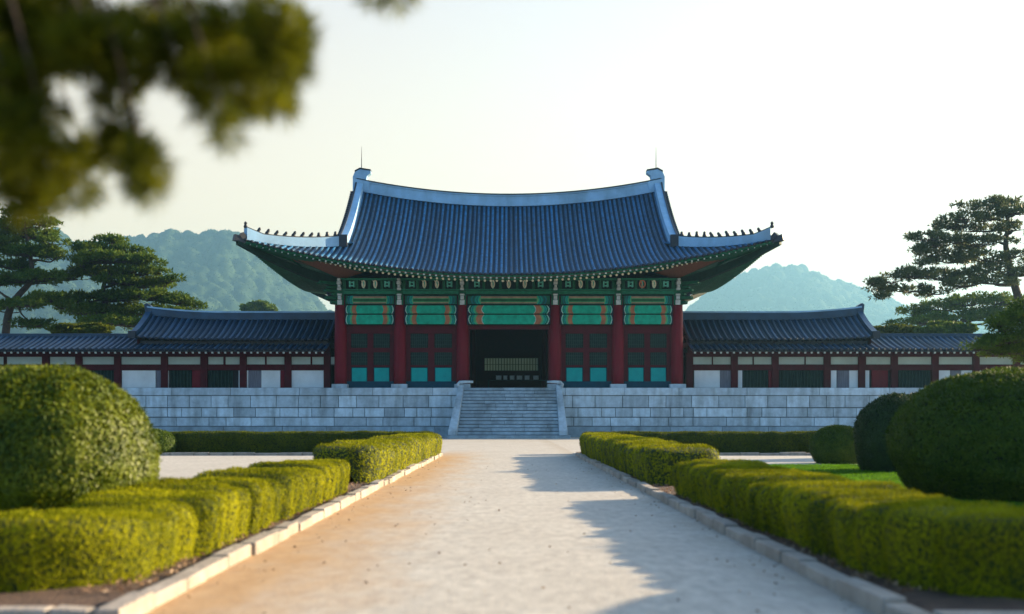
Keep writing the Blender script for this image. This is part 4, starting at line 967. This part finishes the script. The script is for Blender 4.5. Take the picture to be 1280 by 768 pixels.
pine('pine_tree', 135, [(1215, 440), (1212, 400), (1205, 380)],
     [(1143, 392, 26, 7), (1175, 385, 30, 8), (1210, 378, 34, 9), (1245, 376, 30, 9), (1160, 402, 34, 8), (1200, 398, 40, 10), (1240, 396, 36, 10), (1275, 385, 30, 12), (1125, 404, 16, 5)],
     'lower rounded pine behind the large spreading pine', leaf='pine', seed=4, tuft=0.45, dens=1.8, tw=0.13)
pine('pine_tree', 38, [(1298, 540), (1292, 480), (1290, 430), (1284, 400), (1284, 382)],
     [(1276, 388, 10, 6), (1290, 378, 16, 7), (1262, 398, 14, 6), (1280, 402, 18, 8), (1246, 404, 9, 5), (1256, 410, 14, 5), (1226, 434, 13, 6), (1240, 428, 15, 6), (1258, 424, 18, 7), (1280, 418, 18, 8), (1244, 440, 20, 5), (1270, 438, 20, 7), (1300, 400, 22, 14), (1302, 430, 22, 14), (1290, 448, 18, 6)],
     'dark pruned pine at the right frame edge in front of the side hall', seed=5, tuft=0.12, dens=42, r0=0.12, z_ground=0.05, tw=0.026, crs=0.52)

pine('pine_tree', 17, [(1620, 640), (1615, 520), (1610, 440), (1605, 385)], [(1560, 392, 30, 7), (1600, 386, 34, 8), (1640, 390, 34, 8), (1672, 400, 24, 8)],
     'unseen small pine in the right bed, added to shade the path', seed=6, tuft=0.11, dens=40, r0=0.09, z_ground=0.05, tw=0.022, crs=0.4)  # out-of-view pine put in to throw shadow lobes across the path

# clipped trees and bushes behind the low halls
def blobtree(px, py, rx, ry, Y, label, leaf='pine', n_=2600, seed=0, name='leafy_tree', size=0.5):
    r2 = np.random.default_rng(seed); s = Y / F; c = P(px, py, Y); root = thing(name, (c.x, Y, TZ), label, 'tree')
    MB().tube([(c.x, Y, TZ if Y < 125 else 0), (c.x + 0.1, Y, c.z - ry * s * 0.3), (c.x, Y, c.z)], [0.35, 0.25, 0.1], 8).build('trunk', M['bark'], root, smooth=True)
    cl = r2.normal(0, 1, (34, 3)); cl /= np.linalg.norm(cl, axis=1, keepdims=True); cl *= r2.random((34, 1)) ** 0.4 * [rx * s * 0.85, rx * s * 0.6, ry * s * 0.8]
    k = r2.integers(0, 34, n_); d_ = r2.normal(0, 1, (n_, 3)); d_ /= np.linalg.norm(d_, axis=1, keepdims=True)
    p = cl[k] + d_ * [rx * s * 0.26, rx * s * 0.26, ry * s * 0.3] * r2.random((n_, 1)) ** 0.3 + np.array(c)
    v, f = leaf_quads(p, d_, size, 0.6, 0.6); npmesh('crown', v, f, L[leaf], parent=root)
blobtree(320, 384, 26, 9, 300, 'small round tree on the lower hill slope behind the left roof', n_=3500, seed=1, size=0.9)
blobtree(100, 412, 42, 8, 108, 'wide clipped green tree just above the low left roof', leaf='hedge_far', n_=9000, seed=2, size=0.4)
blobtree(1120, 413, 36, 7, 108, 'low clipped green tree just above the low right roof', leaf='hedge_far', n_=7000, seed=3, size=0.4)
blobtree(1180, 412, 40, 10, 106, 'dense dark tree above the low roof under the spreading pine', leaf='pine', n_=8000, seed=4, size=0.4)

# ---- foreground pine boughs, top left, close to the lens
near = thing('pine_tree', (-3.2, 4.2, 0), 'blurred overhanging pine boughs close to the camera, top left', 'pine tree')
tk = MB().tube([(-3.3, 4.2, 0), (-3.2, 4.1, 1.6), (-3.25, 3.9, 3.2), (-3.0, 3.8, 4.6)], [0.22, 0.19, 0.15, 0.08], 10); tk.build('trunk', M['bark'], near, smooth=True)
nb_ = MB(); LVs = []; LFs = []; nvt = 0; r2 = np.random.default_rng(5)
NY = 3.3
clumps = [(20, 20, 60, 40), (90, 35, 50, 34), (40, 75, 50, 30), (120, 60, 50, 30), (165, 45, 40, 30), (215, 55, 46, 34), (265, 50, 44, 34), (310, 70, 44, 34), (345, 40, 30, 30), (355, 80, 24, 30), (345, 120, 26, 26), (310, 110, 34, 30), (270, 100, 36, 20), (220, 95, 36, 14), (160, 90, 30, 20), (15, 120, 34, 40), (25, 170, 34, 34), (10, 215, 34, 34), (45, 235, 34, 18), (70, 205, 30, 20), (105, 195, 34, 14), (95, 240, 26, 12), (150, 185, 30, 16), (165, 215, 14, 24), (185, 205, 12, 20), (148, 150, 16, 18), (140, 115, 16, 16), (175, 190, 16, 10), (-30, 120, 50, 80), (480, -8, 34, 8), (285, 165, 10, 18), (375, 50, 12, 30), (30, -30, 60, 40), (240, 130, 14, 10), (320, 5, 16, 20), (215, 8, 20, 20), (30, 250, 40, 14), (190, 238, 8, 12), (60, 140, 10, 20)]
for (px, py, rx, ry) in clumps:
    Yc = NY + r2.uniform(-0.3, 0.35); s = Yc / F; c = np.array(P(px, py, Yc)); nt_ = int(rx * ry * (0.045 if px < 200 and py < 100 else 0.034)) + 6
    d_ = r2.normal(0, 1, (nt_, 3)); d_ /= np.linalg.norm(d_, axis=1, keepdims=True); pos = c + d_ * r2.random((nt_, 1)) ** 0.6 * [rx * s, 0.10, ry * s]
    zt = 2.95 + 0.1 * r2.random(); nb_.tube([(c[0] - 0.35, Yc + 0.15, zt), (c[0] - 0.16, Yc + 0.05, (zt + c[2]) / 2 + 0.08), tuple(c)], [0.006, 0.005, 0.003], 5)
    nn = 22; ctr = np.repeat(pos, nn, 0); dd = np.repeat(d_ * 0.6 + [0, 0, 0.1], nn, 0) + r2.normal(0, 0.6, (nt_ * nn, 3)); dd /= np.linalg.norm(dd, axis=1, keepdims=True)
    v, f = leaf_quads(ctr + dd * 0.03, dd, 0.075, 0.075, 0.05); LVs.append(v); LFs.append(f + nvt); nvt += len(v)
nb_.tube([(-3.1, 3.85, 3.3), (-2.3, 3.6, 3.05), (-1.5, 3.5, 2.98), (-0.7, 3.45, 2.95), (-0.3, 3.4, 2.9)], [0.06, 0.045, 0.03, 0.02, 0.01], 7); nb_.build('branches', M['bark'], near, smooth=True); npmesh('crown', np.concatenate(LVs), np.concatenate(LFs), L['near'], parent=near)

# ---- wooded hills
hillm = mat('wooded_hill', (0.012, 0.03, 0.015), 0.95, 0.4, 0.01, isl=0.0, c2=(0.035, 0.06, 0.025), spec=0.1)
def hill(name, Y, prof, label, depth, treer, seed, step):
    """heightfield whose skyline follows the ridge profile, covered with rounded tree crowns"""
    r2 = np.random.default_rng(seed); pxs = [p[0] for p in prof]; x0, x1 = PX(pxs[0], Y), PX(pxs[-1], Y)
    xs = np.arange(x0, x1, step); ys = np.arange(Y - depth, Y + depth * 0.4, step * 1.4); Xg, Yg = np.meshgrid(xs, ys, indexing='ij')
    rid = np.interp(Xg, [PX(p[0], Y) for p in prof], [PZ(p[1], Y) for p in prof]) - treer * 1.0
    t = np.clip((Y - Yg) / depth, -1, 1); fall = np.where(t > 0, (1 - t) ** 0.8 * (1 + 0.0 * t), 1 - (-t) * 1.2)
    spur = 1 + 0.22 * np.sin(Xg / (depth * 0.22) + 1.3 * np.sin(Yg / (depth * 0.3))) * np.clip(t * 3, 0, 1) * np.clip((1 - t) * 2, 0, 1)
    H = rid * fall * spur
    B_ = np.zeros_like(H); nt_ = int((x1 - x0) * depth * 1.4 / (treer * treer) * 0.55)
    cx = r2.uniform(x0, x1, nt_); cy = r2.uniform(Y - depth, Y + depth * 0.4, nt_); rr = treer * r2.uniform(0.6, 1.5, nt_)
    for a, b_, c in zip(cx, cy, rr):
        i0 = max(0, int((a - c - x0) / step)); i1 = int((a + c - x0) / step) + 2; j0 = max(0, int((b_ - c - ys[0]) / (step * 1.4))); j1 = int((b_ + c - ys[0]) / (step * 1.4)) + 2
        sx = Xg[i0:i1, j0:j1]; sy = Yg[i0:i1, j0:j1]; q = 1 - ((sx - a) ** 2 + (sy - b_) ** 2) / c ** 2
        B_[i0:i1, j0:j1] = np.maximum(B_[i0:i1, j0:j1], np.where(q > 0, np.sqrt(np.clip(q, 0, 1)) * c * 1.25, 0))
    Hh = np.maximum(H + B_, -1.0); V = np.stack([Xg, Yg, Hh], 2); nu, nv = Hh.shape
    o = npmesh(name, V.reshape(-1, 3), grid_faces(nu, nv), hillm, smooth=True); tag(o, kind='structure')
    LV, LF = surf_scatter(V, nu, nv, 120000, treer * 0.36, 0.8, 0.4, treer * 0.05)
    f = npmesh('forest', LV, LF, leafmat('forest_leaf' + str(seed), (0.010, 0.028, 0.02), (0.035, 0.06, 0.032), 0.45, 0.9, 0.006, spec=0.0)); tag(f, kind='stuff')
hill('hill', 2500, [(-260, 350), (-100, 320), (0, 300), (40, 288), (75, 290), (95, 308), (130, 303), (165, 297), (190, 294), (215, 289), (245, 293), (265, 291), (290, 290), (303, 294), (330, 313), (360, 338), (390, 366), (415, 392), (440, 420), (500, 470)], '', 950, 13.0, 1, 4.5)
hill('hill', 3500, [(780, 470), (830, 410), (865, 385), (880, 371), (905, 355), (925, 343), (950, 336), (990, 332), (1012, 335), (1025, 344), (1040, 349), (1060, 356), (1080, 360), (1100, 372), (1140, 386), (1200, 392), (1300, 396), (1460, 430)], '', 1250, 16.0, 2, 6.0)

# ---- haze: one closed box of air
hz = MB().box(-4500, 4500, -400, 5800, -1.6, 560).build('haze', bpy.data.materials.new('air')); tag(hz, kind='stuff')
hm = hz.data.materials[0]; hm.use_nodes = True; n = hm.node_tree.nodes; n.remove(n['Principled BSDF'])
pv = n.new('ShaderNodeVolumePrincipled'); pv.inputs['Color'].default_value = (0.25, 0.54, 0.78, 1); pv.inputs['Density'].default_value = 0.00022; pv.inputs['Anisotropy'].default_value = 0.38
hm.node_tree.links.new(pv.outputs[0], n['Material Output'].inputs['Volume'])
try: hm.cycles.homogeneous_volume = True
except Exception: pass
